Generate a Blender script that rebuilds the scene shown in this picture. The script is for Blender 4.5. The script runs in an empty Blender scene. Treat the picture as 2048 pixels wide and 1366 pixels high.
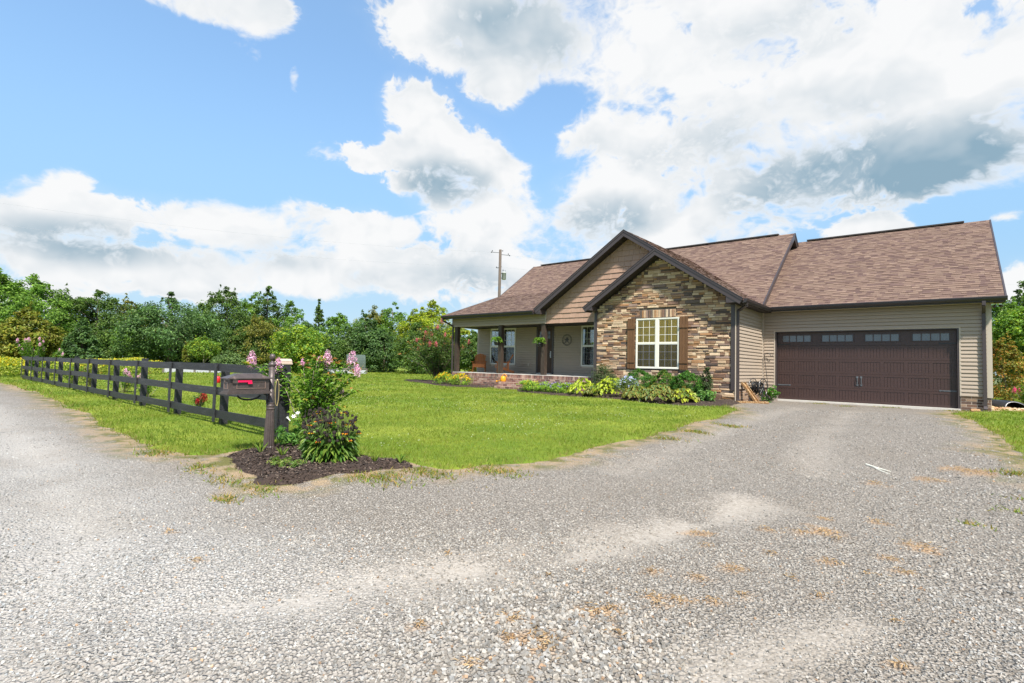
import bpy, math, random
import numpy as np
from mathutils import Vector, Matrix
rnd = random.Random(11)
rng = np.random.default_rng(11)
scene = bpy.context.scene
C = scene.collection
rad = math.radians

# ------------------------------------------------------------------ camera
CAM_H = 1.0243                       # metres above the garage slab (z = 0)
yaw, pit, rol = -0.692696, 0.0445888, 0.0229745
fw = Vector((math.sin(yaw)*math.cos(pit), math.cos(yaw)*math.cos(pit), math.sin(pit)))
r0 = Vector((math.cos(yaw), -math.sin(yaw), 0)); u0 = r0.cross(fw)
cr = r0*math.cos(rol) + u0*math.sin(rol); cu = -r0*math.sin(rol) + u0*math.cos(rol)
cam = bpy.data.cameras.new("camera"); cam_o = bpy.data.objects.new("camera", cam); C.objects.link(cam_o)
cam_o.matrix_world = Matrix(((cr.x, cu.x, -fw.x, 0), (cr.y, cu.y, -fw.y, 0), (cr.z, cu.z, -fw.z, CAM_H), (0, 0, 0, 1)))
cam.sensor_fit = 'HORIZONTAL'; cam.sensor_width = 36.0; cam.lens = 18.2253
cam.clip_start = 0.05; cam.clip_end = 3000
scene.camera = cam_o

# ------------------------------------------------------------------ render / exposure
scene.render.engine = 'CYCLES'
scene.cycles.use_denoising = True
scene.cycles.max_bounces = 6; scene.cycles.diffuse_bounces = 3; scene.cycles.glossy_bounces = 3
scene.cycles.transparent_max_bounces = 12; scene.cycles.transmission_bounces = 4
scene.cycles.sample_clamp_indirect = 6
vs = scene.view_settings
vs.view_transform = 'Standard'; vs.look = 'None'; vs.gamma = 1.0; vs.use_curve_mapping = False
vs.exposure = 1.15

# ------------------------------------------------------------------ sun
SUN_DIR = Vector((0.56, -0.42, 0.95)).normalized()          # towards the sun
sun = bpy.data.lights.new("sun", 'SUN'); sun.energy = 3.9; sun.angle = rad(3.5); sun.color = (1.0, 0.955, 0.885)
sun_o = bpy.data.objects.new("sun", sun); C.objects.link(sun_o)
sun_o.rotation_euler = (-SUN_DIR).to_track_quat('-Z', 'Y').to_euler(); sun_o.location = (10, -10, 30)

# ------------------------------------------------------------------ world: sky with clouds
world = bpy.data.worlds.new("World"); scene.world = world; world.use_nodes = True
nt = world.node_tree; nt.nodes.clear()
class NB:
    """tiny node-graph helper"""
    def __init__(s, tree): s.t = tree
    def n(s, typ, ins=None, **kw):
        nd = s.t.nodes.new(typ)
        for k, v in kw.items(): setattr(nd, k, v)
        for k, v in (ins or {}).items():
            sk = nd.inputs[k]
            if isinstance(v, bpy.types.NodeSocket): s.t.links.new(v, sk)
            else: sk.default_value = v
        return nd
    def m(s, op, a, b=None, c=None, clamp=False):
        nd = s.t.nodes.new('ShaderNodeMath'); nd.operation = op; nd.use_clamp = clamp
        for i, v in enumerate((a, b, c)):
            if v is None: continue
            if isinstance(v, bpy.types.NodeSocket): s.t.links.new(v, nd.inputs[i])
            else: nd.inputs[i].default_value = v
        return nd.outputs[0]
    def mix(s, f, a, b, typ='MIX'):
        nd = s.t.nodes.new('ShaderNodeMix'); nd.data_type = 'RGBA'; nd.blend_type = typ
        for k, v in ((0, f), (6, a), (7, b)):
            if isinstance(v, bpy.types.NodeSocket): s.t.links.new(v, nd.inputs[k])
            else: nd.inputs[k].default_value = v if k == 0 or len(v) == 4 else (*v, 1)
        return nd.outputs[2]
    def ss(s, x, lo, hi):
        nd = s.n('ShaderNodeMapRange', {'From Min': lo, 'From Max': hi}, interpolation_type='SMOOTHSTEP')
        s.t.links.new(x, nd.inputs[0]); return nd.outputs[0]
    def noise(s, vec, scale, detail=4, rough=.55, dist=0.0):
        nd = s.n('ShaderNodeTexNoise', {'Scale': scale, 'Detail': detail, 'Roughness': rough, 'Distortion': dist})
        if vec is not None: s.t.links.new(vec, nd.inputs['Vector'])
        return nd.outputs['Fac']
    def link(s, a, b): s.t.links.new(a, b)
w = NB(nt)
sky = w.n('ShaderNodeTexSky', sky_type='NISHITA', sun_disc=False, sun_elevation=math.asin(SUN_DIR.z),
          sun_rotation=math.atan2(SUN_DIR.x, SUN_DIR.y), altitude=200, air_density=1.0, dust_density=0.6, ozone_density=1.6)
geo = w.n('ShaderNodeTexCoord').outputs['Generated']
sep = w.n('ShaderNodeSeparateXYZ', {0: geo})
sx, sy, sz = sep.outputs
az = w.m('ARCTAN2', sx, sy)
el = w.m('ARCSINE', w.m('MAXIMUM', w.m('MINIMUM', sz, 1.0), -1.0))
def blob(a, e, ra, re):
    da = w.m('MULTIPLY', w.m('SUBTRACT', az, a), 1/ra); de = w.m('MULTIPLY', w.m('SUBTRACT', el, e), 1/re)
    q = w.m('ADD', w.m('MULTIPLY', da, da), w.m('MULTIPLY', de, de))
    return w.m('MAXIMUM', w.m('SUBTRACT', 1.0, w.m('MULTIPLY', q, 0.5)), 0.0)
def blobs(lst):
    out = None
    for a, e, ra, re, k in lst:
        v = w.m('MULTIPLY', blob(a, e, ra, re), k)
        out = v if out is None else w.m('MAXIMUM', out, v)
    return out
# cloud masses: azimuth, elevation, half widths (radians), weight
POS = [(-0.770,0.590,0.204,0.077,1),(-0.728,0.507,0.079,0.046,1),(-0.348,0.550,0.310,0.133,1),(-0.046,0.453,0.242,0.150,1),(-0.502,0.421,0.113,0.066,0.95),(-0.347,0.376,0.130,0.073,0.95),(-0.086,0.323,0.220,0.073,1),(-0.892,0.457,0.076,0.047,1.1),(-0.842,0.400,0.107,0.063,1.1),(-0.758,0.371,0.088,0.053,1.05),(-0.839,0.323,0.091,0.042,1.05),(-1.008,0.370,0.075,0.026,0.95),(-0.482,0.318,0.139,0.057,1),(-0.481,0.256,0.308,0.068,1.05),(-0.721,0.265,0.126,0.069,1),(-1.403,0.235,0.036,0.037,1.1),(-1.373,0.209,0.092,0.045,1.1),(-1.455,0.186,0.056,0.031,1),(-1.221,0.220,0.174,0.044,1.05),(-1.021,0.241,0.113,0.054,1.05),(-0.912,0.237,0.039,0.033,1),(-0.891,0.169,0.247,0.056,1.05),(-1.308,0.144,0.215,0.047,1.05),(-1.416,0.143,0.121,0.036,1),(-1.052,0.158,0.186,0.044,1),(-0.719,0.157,0.210,0.057,1),(-1.192,0.555,0.085,0.034,.88),(-1.307,0.53,0.085,0.019,0.82),(-1.107,0.464,0.011,0.029,0.85),(-0.083,0.223,0.066,0.031,1.05),(0.068,0.224,0.025,0.012,0.95),(0.085,0.132,0.020,0.029,1),(-1.273,0.112,0.061,0.018,0.9),(-1.434,0.084,0.063,0.021,0.9),
       (.5,.3,.25,.1,.9),(1.2,.42,.4,.12,.95),(2.1,.3,.4,.1,.95),(2.9,.5,.5,.14,.9),(-2.4,.35,.5,.12,.95),(-1.9,.22,.25,.07,.95),(1.8,.8,.6,.2,.8),(-2.2,.9,.5,.2,.8)]
NEG = [(-0.609,0.469,0.064,0.034,0.9),(0.029,0.234,0.061,0.023,0.8),(-1.319,0.374,0.215,0.104,1),(-1.064,0.445,0.090,0.091,0.9),(-0.987,0.297,0.098,0.022,0.7),(-0.666,0.412,0.044,0.029,0.6),(0.088,0.344,0.025,0.031,0.5),(-1.116,0.095,0.080,0.018,0.5)]
DRK = [(-0.099,0.314,0.203,0.060,1.3),(-0.835,0.330,0.096,0.044,1),(-0.528,0.275,0.113,0.052,0.95),(-1.371,0.169,0.095,0.035,0.95),(-0.711,0.578,0.167,0.061,0.75),(-0.215,0.413,0.132,0.064,0.45),(-1.070,0.179,0.109,0.031,0.5),(-0.719,0.162,0.192,0.033,0.55),(-0.909,0.154,0.138,0.028,0.45),(.5,.26,.2,.05,.8),(1.2,.37,.3,.06,.8),(2.1,.26,.3,.05,.8),(2.9,.44,.4,.07,.8),(-2.4,.3,.4,.06,.8)]
pvec = w.n('ShaderNodeCombineXYZ', {0: sx, 1: sy, 2: w.m('MULTIPLY', sz, 1.35)}).outputs[0]
warp = w.n('ShaderNodeTexNoise', {'Vector': pvec, 'Scale': 7.0, 'Detail': 4.0})
pw = w.n('ShaderNodeVectorMath', {0: pvec, 1: w.n('ShaderNodeVectorMath', {0: warp.outputs['Color'], 'Scale': .09}, operation='SCALE').outputs[0]}, operation='ADD').outputs[0]
def billow(vec, sc):                                        # cauliflower lumps: folded noise
    return w.m('SUBTRACT', 1.0, w.m('ABSOLUTE', w.m('MULTIPLY', w.m('SUBTRACT', w.noise(vec, sc, 4, .55), .5), 4.2)))
n1 = w.noise(pw, 9.0, 8, .60)
bl1 = billow(pw, 24.0)
n0 = w.noise(pw, 4.3, 3, .5)
field = w.m('SUBTRACT', blobs(POS), w.m('MULTIPLY', blobs(NEG), .85))
dens = w.m('ADD', w.m('ADD', w.m('MULTIPLY', field, .95), w.m('MULTIPLY', w.m('SUBTRACT', n0, .5), 1.25)), w.m('ADD', w.m('MULTIPLY', w.m('SUBTRACT', n1, .5), 1.65), w.m('MULTIPLY', w.m('SUBTRACT', bl1, .5), .36)))
edge = w.ss(w.noise(pvec, 3.0, 2, .5), .40, .62)              # some rims crisp, some hazy
mask = w.ss(w.m('SUBTRACT', dens, w.m('MULTIPLY', edge, -.04)), w.m('SUBTRACT', .47, w.m('MULTIPLY', edge, .20)), w.m('ADD', .70, w.m('MULTIPLY', edge, .22)))
thin = w.ss(w.m('ADD', w.m('MULTIPLY', field, .5), w.m('MULTIPLY', n1, .6)), .30, .95)
soft = w.noise(pw, 4.0, 4, .5)
up = w.n('ShaderNodeVectorMath', {0: pw, 1: (0.014, -0.010, 0.045)}, operation='ADD').outputs[0]
relief = w.m('SUBTRACT', w.noise(up, 9.0, 3, .55), w.noise(pw, 9.0, 3, .55))
inner = w.ss(dens, .50, .95)
dk = w.ss(w.m('ADD', blobs(DRK), w.m('MULTIPLY', w.m('SUBTRACT', soft, .5), .75)), .12, 1.20)
shade = w.m('MULTIPLY', w.m('ADD', w.m('ADD', w.m('MULTIPLY', dk, .92), w.m('MULTIPLY', w.ss(soft, .38, .72), .24)), w.m('MULTIPLY', relief, .85)), inner, clamp=True)
SKY_S = 0.14
g = 1/SKY_S
cloudc = w.mix(shade, (0.545*g, 0.55*g, 0.555*g), (0.165*g, 0.25*g, 0.315*g))
skyc = w.mix(.35, w.mix(1.0, sky.outputs[0], (.95, 1.12, 1.22), 'MULTIPLY'), (.22*g, .36*g, .50*g))
hazec = w.mix(w.m('MULTIPLY', w.ss(el, .55, .12), .85), skyc, (0.215*g, 0.36*g, 0.505*g))
hazec = w.mix(w.m('MULTIPLY', w.ss(el, .22, .0), .75), hazec, (0.37*g, 0.47*g, 0.53*g))
hazec = w.mix(w.m('MULTIPLY', thin, .25), hazec, (0.46*g, 0.52*g, 0.56*g))
final = w.mix(mask, hazec, cloudc)
world.cycles.sampling_method = 'MANUAL'; world.cycles.sample_map_resolution = 512
bg = w.n('ShaderNodeBackground', {'Color': final, 'Strength': .110})
out = w.n('ShaderNodeOutputWorld'); w.link(bg.outputs[0], out.inputs[0])

# ------------------------------------------------------------------ terrain functions
def sst(a, b, x):
    t = np.clip((np.asarray(x, float)-a)/(b-a), 0, 1); return t*t*(3-2*t)
def tz(x, y): return -.29 + .24*(1-(1-sst(5, 16.5, y))*(1-.42*sst(-8, -28, x)))
def micro(x, y): return .012*np.sin(x*1.7+y*.6)+.010*np.sin(x*.9-y*1.9+1)+.006*np.sin(x*4.1+2)*np.sin(y*3.7)
def gz(x, y): return float(tz(x, y)+micro(x, y))
def vnoise(x, y, s, seed=0):
    """smooth value noise on arrays, 0..1"""
    x = np.asarray(x, float)*s; y = np.asarray(y, float)*s
    xi = np.floor(x).astype(np.int64); yi = np.floor(y).astype(np.int64); fx = x-xi; fy = y-yi
    fx = fx*fx*(3-2*fx); fy = fy*fy*(3-2*fy)
    def h(a, b):
        v = (a*374761393+b*668265263+seed*974711) & 0x7fffffff
        v = ((v ^ (v >> 13))*1274126177) & 0x7fffffff
        return ((v ^ (v >> 16)) & 0xffff)/65535.0
    return (h(xi, yi)*(1-fx)+h(xi+1, yi)*fx)*(1-fy)+(h(xi, yi+1)*(1-fx)+h(xi+1, yi+1)*fx)*fy
def sdf(poly, x, y):
    """signed distance, positive inside"""
    x = np.asarray(x, float); y = np.asarray(y, float); d = np.full(x.shape, 1e9); ins = np.zeros(x.shape, bool)
    n = len(poly)
    for i in range(n):
        ax, ay = poly[i]; bx, by = poly[(i+1) % n]; ex, ey = bx-ax, by-ay
        t = np.clip(((x-ax)*ex+(y-ay)*ey)/(ex*ex+ey*ey), 0, 1)
        d = np.minimum(d, np.hypot(x-ax-t*ex, y-ay-t*ey))
        c = ((ay > y) != (by > y)) & (x < (bx-ax)*(y-ay)/((by-ay) if by != ay else 1e-9)+ax)
        ins ^= c
    return np.where(ins, d, -d)
LAWN = [(-4.35,14.9),(-4.15,14.2),(-4.12,12),(-4.1,9.8),(-4.18,8),(-4.2,6.2),(-4.32,5.0),(-4.75,4.45),(-5.4,4.35),(-6.1,4.25),(-7.0,4.3),(-7.55,3.95),(-7.5,3.4),(-7.45,2.85),(-7.65,2.55),(-9,2.52),(-12,2.6),(-15.5,2.86),(-22,3.1),(-29,3.0),(-44,2.6),(-90,2.2),(-90,70),(-5.6,70),(-5.3,17.2),(-4.9,15.6)]
LAWN_R = [(.15,19.0),(.35,17.6),(.57,15.9),(.75,13.8),(.82,12.3),(.9,10.5),(1.05,9),(1.5,6.5),(6,5),(60,4),(60,70),(1.3,70),(1.2,20.3),(.9,20.2)]
BED_M = [(-7.25,2.95),(-6.6,2.75),(-6.1,2.66),(-5.55,2.62),(-5.25,2.85),(-5.3,3.4),(-5.2,3.9),(-5.0,4.2),(-5.3,4.4),(-5.9,4.3),(-6.5,4.25),(-7.1,4.35),(-7.9,4.75),(-8.3,4.6),(-7.9,4.15),(-7.65,3.85),(-7.55,3.4)]
BED_A = [(-23.4,18.6),(-21.7,17.85),(-20,17.0),(-17.5,16.2),(-16,16.0),(-15.45,16.3),(-15.4,17.7),(-18.5,17.75),(-19,20.5),(-22,21.0),(-23.6,19.8)]
BED_B = [(-13.55,16.6),(-12.6,15.55),(-10.75,15.05),(-9.3,15.1),(-7.85,14.95),(-6.5,14.8),(-5.3,14.75),(-4.75,15.3),(-4.85,17.45),(-10.3,17.45),(-10.4,17.75),(-13.55,17.75)]

# ------------------------------------------------------------------ mesh helpers
def np_mesh(name, V, F, cols=None, smooth=False):
    """V (n,3); F list of index arrays (k,3) or (k,4) or one"""
    me = bpy.data.meshes.new(name)
    V = np.asarray(V, np.float32)
    if not isinstance(F, list): F = [F]
    F = [np.asarray(f, np.int32) for f in F if len(f)]
    me.vertices.add(len(V)); me.vertices.foreach_set('co', V.ravel())
    tot = np.concatenate([np.full(len(f), f.shape[1], np.int32) for f in F])
    idx = np.concatenate([f.ravel() for f in F])
    me.loops.add(len(idx)); me.loops.foreach_set('vertex_index', idx)
    st = np.zeros(len(tot), np.int32); st[1:] = np.cumsum(tot)[:-1]
    me.polygons.add(len(tot)); me.polygons.foreach_set('loop_start', st); me.polygons.foreach_set('loop_total', tot)
    me.polygons.foreach_set('use_smooth', np.full(len(tot), smooth, bool))
    if cols is not None:
        cols = np.asarray(cols, np.float32)
        if cols.shape[1] == 3: cols = np.c_[cols, np.ones(len(cols), np.float32)]
        a = me.attributes.new('col', 'FLOAT_COLOR', 'POINT'); a.data.foreach_set('color', cols.ravel())
    me.update(calc_edges=True); me.validate()
    return me
def put(name, me, mat, parent=None, loc=None, **props):
    o = bpy.data.objects.new(name, me); C.objects.link(o)
    if mat is not None:
        if len(me.materials) == 0: me.materials.append(mat)
    if parent is not None:
        o.parent = parent
        pl = parent.get('_base')
        if pl is not None: o.matrix_parent_inverse = Matrix.Translation(-Vector(pl))
    if loc is not None: o.location = loc
    for k, v in props.items(): o[k] = v
    return o
def thing(name, label, cat, base, group=None, rz=0.0, world=True):
    """Empty at a thing's base.  world=True: children are built in world coordinates."""
    o = bpy.data.objects.new(name, None); C.objects.link(o); o.location = base; o.rotation_euler = (0, 0, rz)
    o.empty_display_size = .2
    o['label'] = label; o['category'] = cat
    if group: o['group'] = group
    if world: o['_base'] = list(base)
    return o
class MB:
    def __init__(s): s.v = []; s.f = []; s.c = []
    def add(s, v, f, col=None):
        n = len(s.v); s.v += [tuple(p) for p in v]; s.f += [tuple(i+n for i in q) for q in f]
        s.c += [col or (1, 1, 1)]*len(v); return s
    def box(s, x0, x1, y0, y1, z0, z1, col=None):
        return s.add([(x0,y0,z0),(x1,y0,z0),(x1,y1,z0),(x0,y1,z0),(x0,y0,z1),(x1,y0,z1),(x1,y1,z1),(x0,y1,z1)],
                     [(0,3,2,1),(4,5,6,7),(0,1,5,4),(1,2,6,5),(2,3,7,6),(3,0,4,7)], col)
    def obox(s, c, ax, ay, az_, col=None):
        """oriented box: centre and three half-vectors"""
        c, ax, ay, az_ = Vector(c), Vector(ax), Vector(ay), Vector(az_)
        return s.add([c-ax-ay-az_, c+ax-ay-az_, c+ax+ay-az_, c-ax+ay-az_, c-ax-ay+az_, c+ax-ay+az_, c+ax+ay+az_, c-ax+ay+az_],
                     [(0,3,2,1),(4,5,6,7),(0,1,5,4),(1,2,6,5),(2,3,7,6),(3,0,4,7)], col)
    def beam(s, a, b, wd, ht, upv=(0,0,1), col=None):
        a, b = Vector(a), Vector(b); d = (b-a); L = d.length; d.normalize()
        u = Vector(upv); r = d.cross(u).normalized(); u = r.cross(d).normalized()
        return s.obox((a+b)/2, d*L/2, r*wd/2, u*ht/2, col)
    def tube(s, pts, r, n=8, col=None, cap=True):
        pts = [Vector(p) for p in pts]; rs = r if isinstance(r, (list, tuple)) else [r]*len(pts)
        base = len(s.v); prev = None; vs_ = []
        for i, p in enumerate(pts):
            d = (pts[min(i+1, len(pts)-1)]-pts[max(i-1, 0)])
            d = d.normalized() if d.length > 1e-9 else Vector((0, 0, 1))
            if prev is None: a = d.orthogonal().normalized()
            else:
                a = prev-d*prev.dot(d); a = a.normalized() if a.length > 1e-6 else d.orthogonal().normalized()
            prev = a; b = d.cross(a)
            for k in range(n):
                t = 2*math.pi*k/n; vs_.append(p+a*(rs[i]*math.cos(t))+b*(rs[i]*math.sin(t)))
        fs = []
        for i in range(len(pts)-1):
            for k in range(n):
                fs.append((i*n+k, i*n+(k+1) % n, (i+1)*n+(k+1) % n, (i+1)*n+k))
        if cap: fs.append(tuple(range(n-1, -1, -1))); fs.append(tuple((len(pts)-1)*n+k for k in range(n)))
        return s.add(vs_, fs, col)
    def lathe(s, prof, n=16, c=(0, 0, 0), col=None):
        vs_ = []; fs = []
        for r, z in prof:
            for k in range(n):
                t = 2*math.pi*k/n; vs_.append((c[0]+r*math.cos(t), c[1]+r*math.sin(t), c[2]+z))
        for i in range(len(prof)-1):
            for k in range(n): fs.append((i*n+k, i*n+(k+1) % n, (i+1)*n+(k+1) % n, (i+1)*n+k))
        fs.append(tuple(range(n-1, -1, -1))); fs.append(tuple((len(prof)-1)*n+k for k in range(n)))
        return s.add(vs_, fs, col)
    def prism_y(s, pts, y0, y1, col=None):
        """polygon in x,z extruded along y"""
        n = len(pts); v = [(x, y0, z) for x, z in pts]+[(x, y1, z) for x, z in pts]
        f = [tuple(range(n)), tuple(range(2*n-1, n-1, -1))]+[(i+n, (i+1) % n+n, (i+1) % n, i) for i in range(n)]
        return s.add(v, f, col)
    def mesh(s, name, smooth=False, cols=False):
        me = bpy.data.meshes.new(name); me.from_pydata(s.v, [], s.f)
        if cols:
            a = me.attributes.new('col', 'FLOAT_COLOR', 'POINT')
            a.data.foreach_set('color', np.c_[np.array(s.c, np.float32), np.ones(len(s.c), np.float32)].ravel())
        if smooth: me.polygons.foreach_set('use_smooth', [True]*len(me.polygons))
        me.update(); return me
    def obj(s, name, mat, parent=None, smooth=False, cols=False, **props):
        return put(name, s.mesh(name, smooth, cols), mat, parent, **props)
def pieces(name, plist, mat, parent, keep=300, key=None, rest=None):
    """each (verts, faces, col): the `keep` largest become objects, the others one joined part"""
    if key: plist = sorted(plist, key=key)
    for v, f, c in plist[:keep]: MB().add(v, f, c).obj(name, mat, parent, cols=True)
    if len(plist) > keep:
        m = MB()
        for v, f, c in plist[keep:]: m.add(v, f, c)
        m.obj(rest or name, mat, parent, cols=True, kind='stuff')

# ------------------------------------------------------------------ materials
def newmat(name):
    m = bpy.data.materials.new(name); m.use_nodes = True; m.node_tree.nodes.clear(); b = NB(m.node_tree)
    p = b.n('ShaderNodeBsdfPrincipled'); o = b.n('ShaderNodeOutputMaterial'); b.link(p.outputs[0], o.inputs[0])
    return m, b, p, o
def mat(name, col, rough=.6, var=.12, scale=6.0, bump=0.0, bscale=60.0, metal=0.0, stretch=None, attr=False, spec=.4, col2=None, c2scale=3.0, c2lo=.5, c2hi=.7, objrand=0.0):
    m, b, p, o = newmat(name)
    pos = b.n('ShaderNodeNewGeometry').outputs['Position']
    vec = pos
    if stretch: vec = b.n('ShaderNodeVectorMath', {0: pos, 1: stretch}, operation='MULTIPLY').outputs[0]
    base = b.n('ShaderNodeAttribute', attribute_name='col').outputs['Color'] if attr else (*col, 1)
    if attr and col is not None: base = b.mix(1.0, base, col, 'MULTIPLY')
    nz = b.noise(vec, scale, 5, .6)
    k = b.m('ADD', b.m('MULTIPLY', b.m('SUBTRACT', nz, .5), var*3.0), 1.0)
    if objrand: k = b.m('MULTIPLY', k, b.m('ADD', b.m('MULTIPLY', b.m('SUBTRACT', b.n('ShaderNodeObjectInfo').outputs['Random'], .5), objrand), 1.0))
    kc = b.n('ShaderNodeCombineColor', {0: k, 1: k, 2: k}).outputs[0]
    if col2 is not None:
        base = b.mix(b.ss(b.noise(vec, c2scale, 6, .65), c2lo, c2hi), base, col2)
    b.link(b.mix(1.0, base, kc, 'MULTIPLY'), p.inputs['Base Color'])
    p.inputs['Roughness'].default_value = rough; p.inputs['Metallic'].default_value = metal
    p.inputs['Specular IOR Level'].default_value = spec
    if bump:
        bn = b.n('ShaderNodeBump', {'Strength': bump, 'Distance': .01, 'Height': b.noise(vec, bscale, 4, .6)})
        b.link(bn.outputs[0], p.inputs['Normal'])
    return m
def leafmat(name, tint=(1, 1, 1), trans=.35, rough=.5):
    m, b, p, o = newmat(name)
    base = b.mix(1.0, b.n('ShaderNodeAttribute', attribute_name='col').outputs['Color'], tint, 'MULTIPLY')
    b.link(base, p.inputs['Base Color']); p.inputs['Roughness'].default_value = rough; p.inputs['Specular IOR Level'].default_value = .3
    tr = b.n('ShaderNodeBsdfTranslucent'); b.link(b.mix(1.0, base, (1.15, 1.25, .6), 'MULTIPLY'), tr.inputs[0])
    mx = b.n('ShaderNodeMixShader', {0: trans}); b.link(p.outputs[0], mx.inputs[1]); b.link(tr.outputs[0], mx.inputs[2])
    b.link(mx.outputs[0], o.inputs[0]); return m
def glassmat(name, refl=.15, tint=(.9, .93, .92), rough=.01):
    m, b, p, o = newmat(name)
    gl = b.n('ShaderNodeBsdfGlossy', {'Color': (1, 1, 1, 1), 'Roughness': rough}); tp = b.n('ShaderNodeBsdfTransparent', {'Color': (*tint, 1)})
    lw = b.n('ShaderNodeFresnel', {'IOR': 1.45}).outputs[0]
    mx = b.n('ShaderNodeMixShader', {0: b.m('ADD', lw, refl, clamp=True)}); b.link(tp.outputs[0], mx.inputs[1]); b.link(gl.outputs[0], mx.inputs[2])
    b.link(mx.outputs[0], o.inputs[0]); return m
M = {}
M['siding'] = mat('siding_vinyl', (.352,.282,.216), .55, .05, 3, .12, 90, stretch=(1,1,6), objrand=.06)
M['corner'] = mat('corner_vinyl', (.44,.375,.30), .5, .04)
M['dark'] = mat('dark_brown_trim', (.052,.040,.040), .42, .06, 8, spec=.5)
M['gutter'] = mat('gutter_metal', (.034,.028,.028), .35, .06, 8, spec=.5)
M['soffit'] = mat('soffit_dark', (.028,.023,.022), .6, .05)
M['shake'] = mat('cedar_shake_vinyl', (.37,.235,.168), .6, .14, 2.5, .5, 130, stretch=(1,1,.08), objrand=.10)
M['white'] = mat('white_vinyl', (.72,.69,.60), .4, .03)
M['stone'] = mat('ledge_stone', (1,1,1), .8, .17, 14, .9, 45, attr=True, spec=.25)
M['mortar_dark'] = mat('stone_joint', (.10,.08,.06), .9, .2, 12)
M['brick'] = mat('brick_clay', (1,1,1), .8, .14, 22, .6, 90, attr=True, spec=.25)
M['mortar'] = mat('mortar', (.56,.46,.37), .9, .12, 15, .5, 120)
M['shingle'] = mat('asphalt_shingle', (1,1,1), .9, .10, 1.3, .7, 260, attr=True, spec=.2)
M['roofbase'] = mat('roof_felt', (.14,.085,.072), .9, .12, 3, .4, 120)
M['ridge'] = mat('ridge_cap_shingle', (.045,.038,.036), .9, .15, 10, .5, 120)
M['postwood'] = mat('stained_timber', (.046,.032,.023), .6, .35, 9, .5, 40, stretch=(6,6,.5), col2=(.12,.085,.055), c2scale=8, c2lo=.52, c2hi=.75)
M['shutterwood'] = mat('shutter_cedar', (.135,.066,.028), .55, .4, 10, .5, 45, stretch=(7,7,.6), objrand=.25)
M['concrete'] = mat('concrete', (.50,.47,.42), .85, .12, 5, .4, 70)
M['doorbrown'] = mat('garage_door_paint', (.050,.027,.023), .38, .22, 7, .25, 60, stretch=(.6,1,9), spec=.5, objrand=.08)
M['iron'] = mat('black_iron', (.02,.02,.022), .4, .2, 30, spec=.5)
M['handle'] = mat('hammered_iron', (.09,.10,.11), .45, .2, 40)
M['glass'] = glassmat('window_glass', .0, (1.0, .97, .84))
M['glass_dark'] = glassmat('porch_window_glass', .12)
M['frost'] = mat('garage_pane', (.10,.112,.125), .14, .1, 3, spec=.9)
M['curtain'] = mat('gold_curtain', (.78,.53,.035), .8, .12, 5, stretch=(6,6,.3))
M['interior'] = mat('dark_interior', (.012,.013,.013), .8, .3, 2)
M['blind'] = mat('window_blind', (.16,.17,.16), .5, .05)
M['entrywood'] = mat('entry_door_wood', (.055,.026,.013), .4, .35, 8, .3, 50, stretch=(7,7,.5))
M['brass'] = mat('satin_metal', (.5,.5,.5), .35, .1, 20, metal=.8)
M['silver'] = mat('weathered_medallion', (.10,.095,.09), .5, .4, 30, metal=.3, spec=.5)

# =================================================================== ground sheets
def grid_sheet(name, xs, ys, zf, keepf=None, colf=None, m=None, **props):
    X, Y = np.meshgrid(xs, ys); nx, ny = len(xs), len(ys)
    Z = zf(X, Y); V = np.c_[X.ravel(), Y.ravel(), Z.ravel()]
    i = np.arange(ny-1)[:, None]*nx+np.arange(nx-1)[None, :]
    F = np.stack([i, i+1, i+1+nx, i+nx], -1).reshape(-1, 4)
    if keepf is not None:
        k = keepf(X, Y).ravel(); F = F[k[F].any(1)]
        used = np.unique(F); mp = -np.ones(len(V), int); mp[used] = np.arange(len(used)); V = V[used]; F = mp[F]
    cols = colf(V[:, 0], V[:, 1]) if colf else None
    return put(name, np_mesh(name, V, F, cols, True), m, kind='structure', **props)
far = np.array([30,45,70,110,180,300,600,1200.])
axx = np.r_[-far[::-1]-30, np.linspace(-60, 30, 91), far+0]
axy = np.r_[-far[::-1]+10, np.linspace(-20, 60, 81), far+31]
mg, b, p, o = newmat('meadow_ground')
pos = b.n('ShaderNodeNewGeometry').outputs['Position']
c1 = b.mix(b.noise(pos, .25, 5), (.075,.105,.022), (.13,.145,.035)); c1 = b.mix(b.m('MULTIPLY', b.noise(pos, 2.5, 5), .5), c1, (.06,.07,.03))
b.link(c1, p.inputs['Base Color']); p.inputs['Roughness'].default_value = .9
grid_sheet('ground', axx, axy, lambda X, Y: tz(X, Y)-.09, m=mg)

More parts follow.
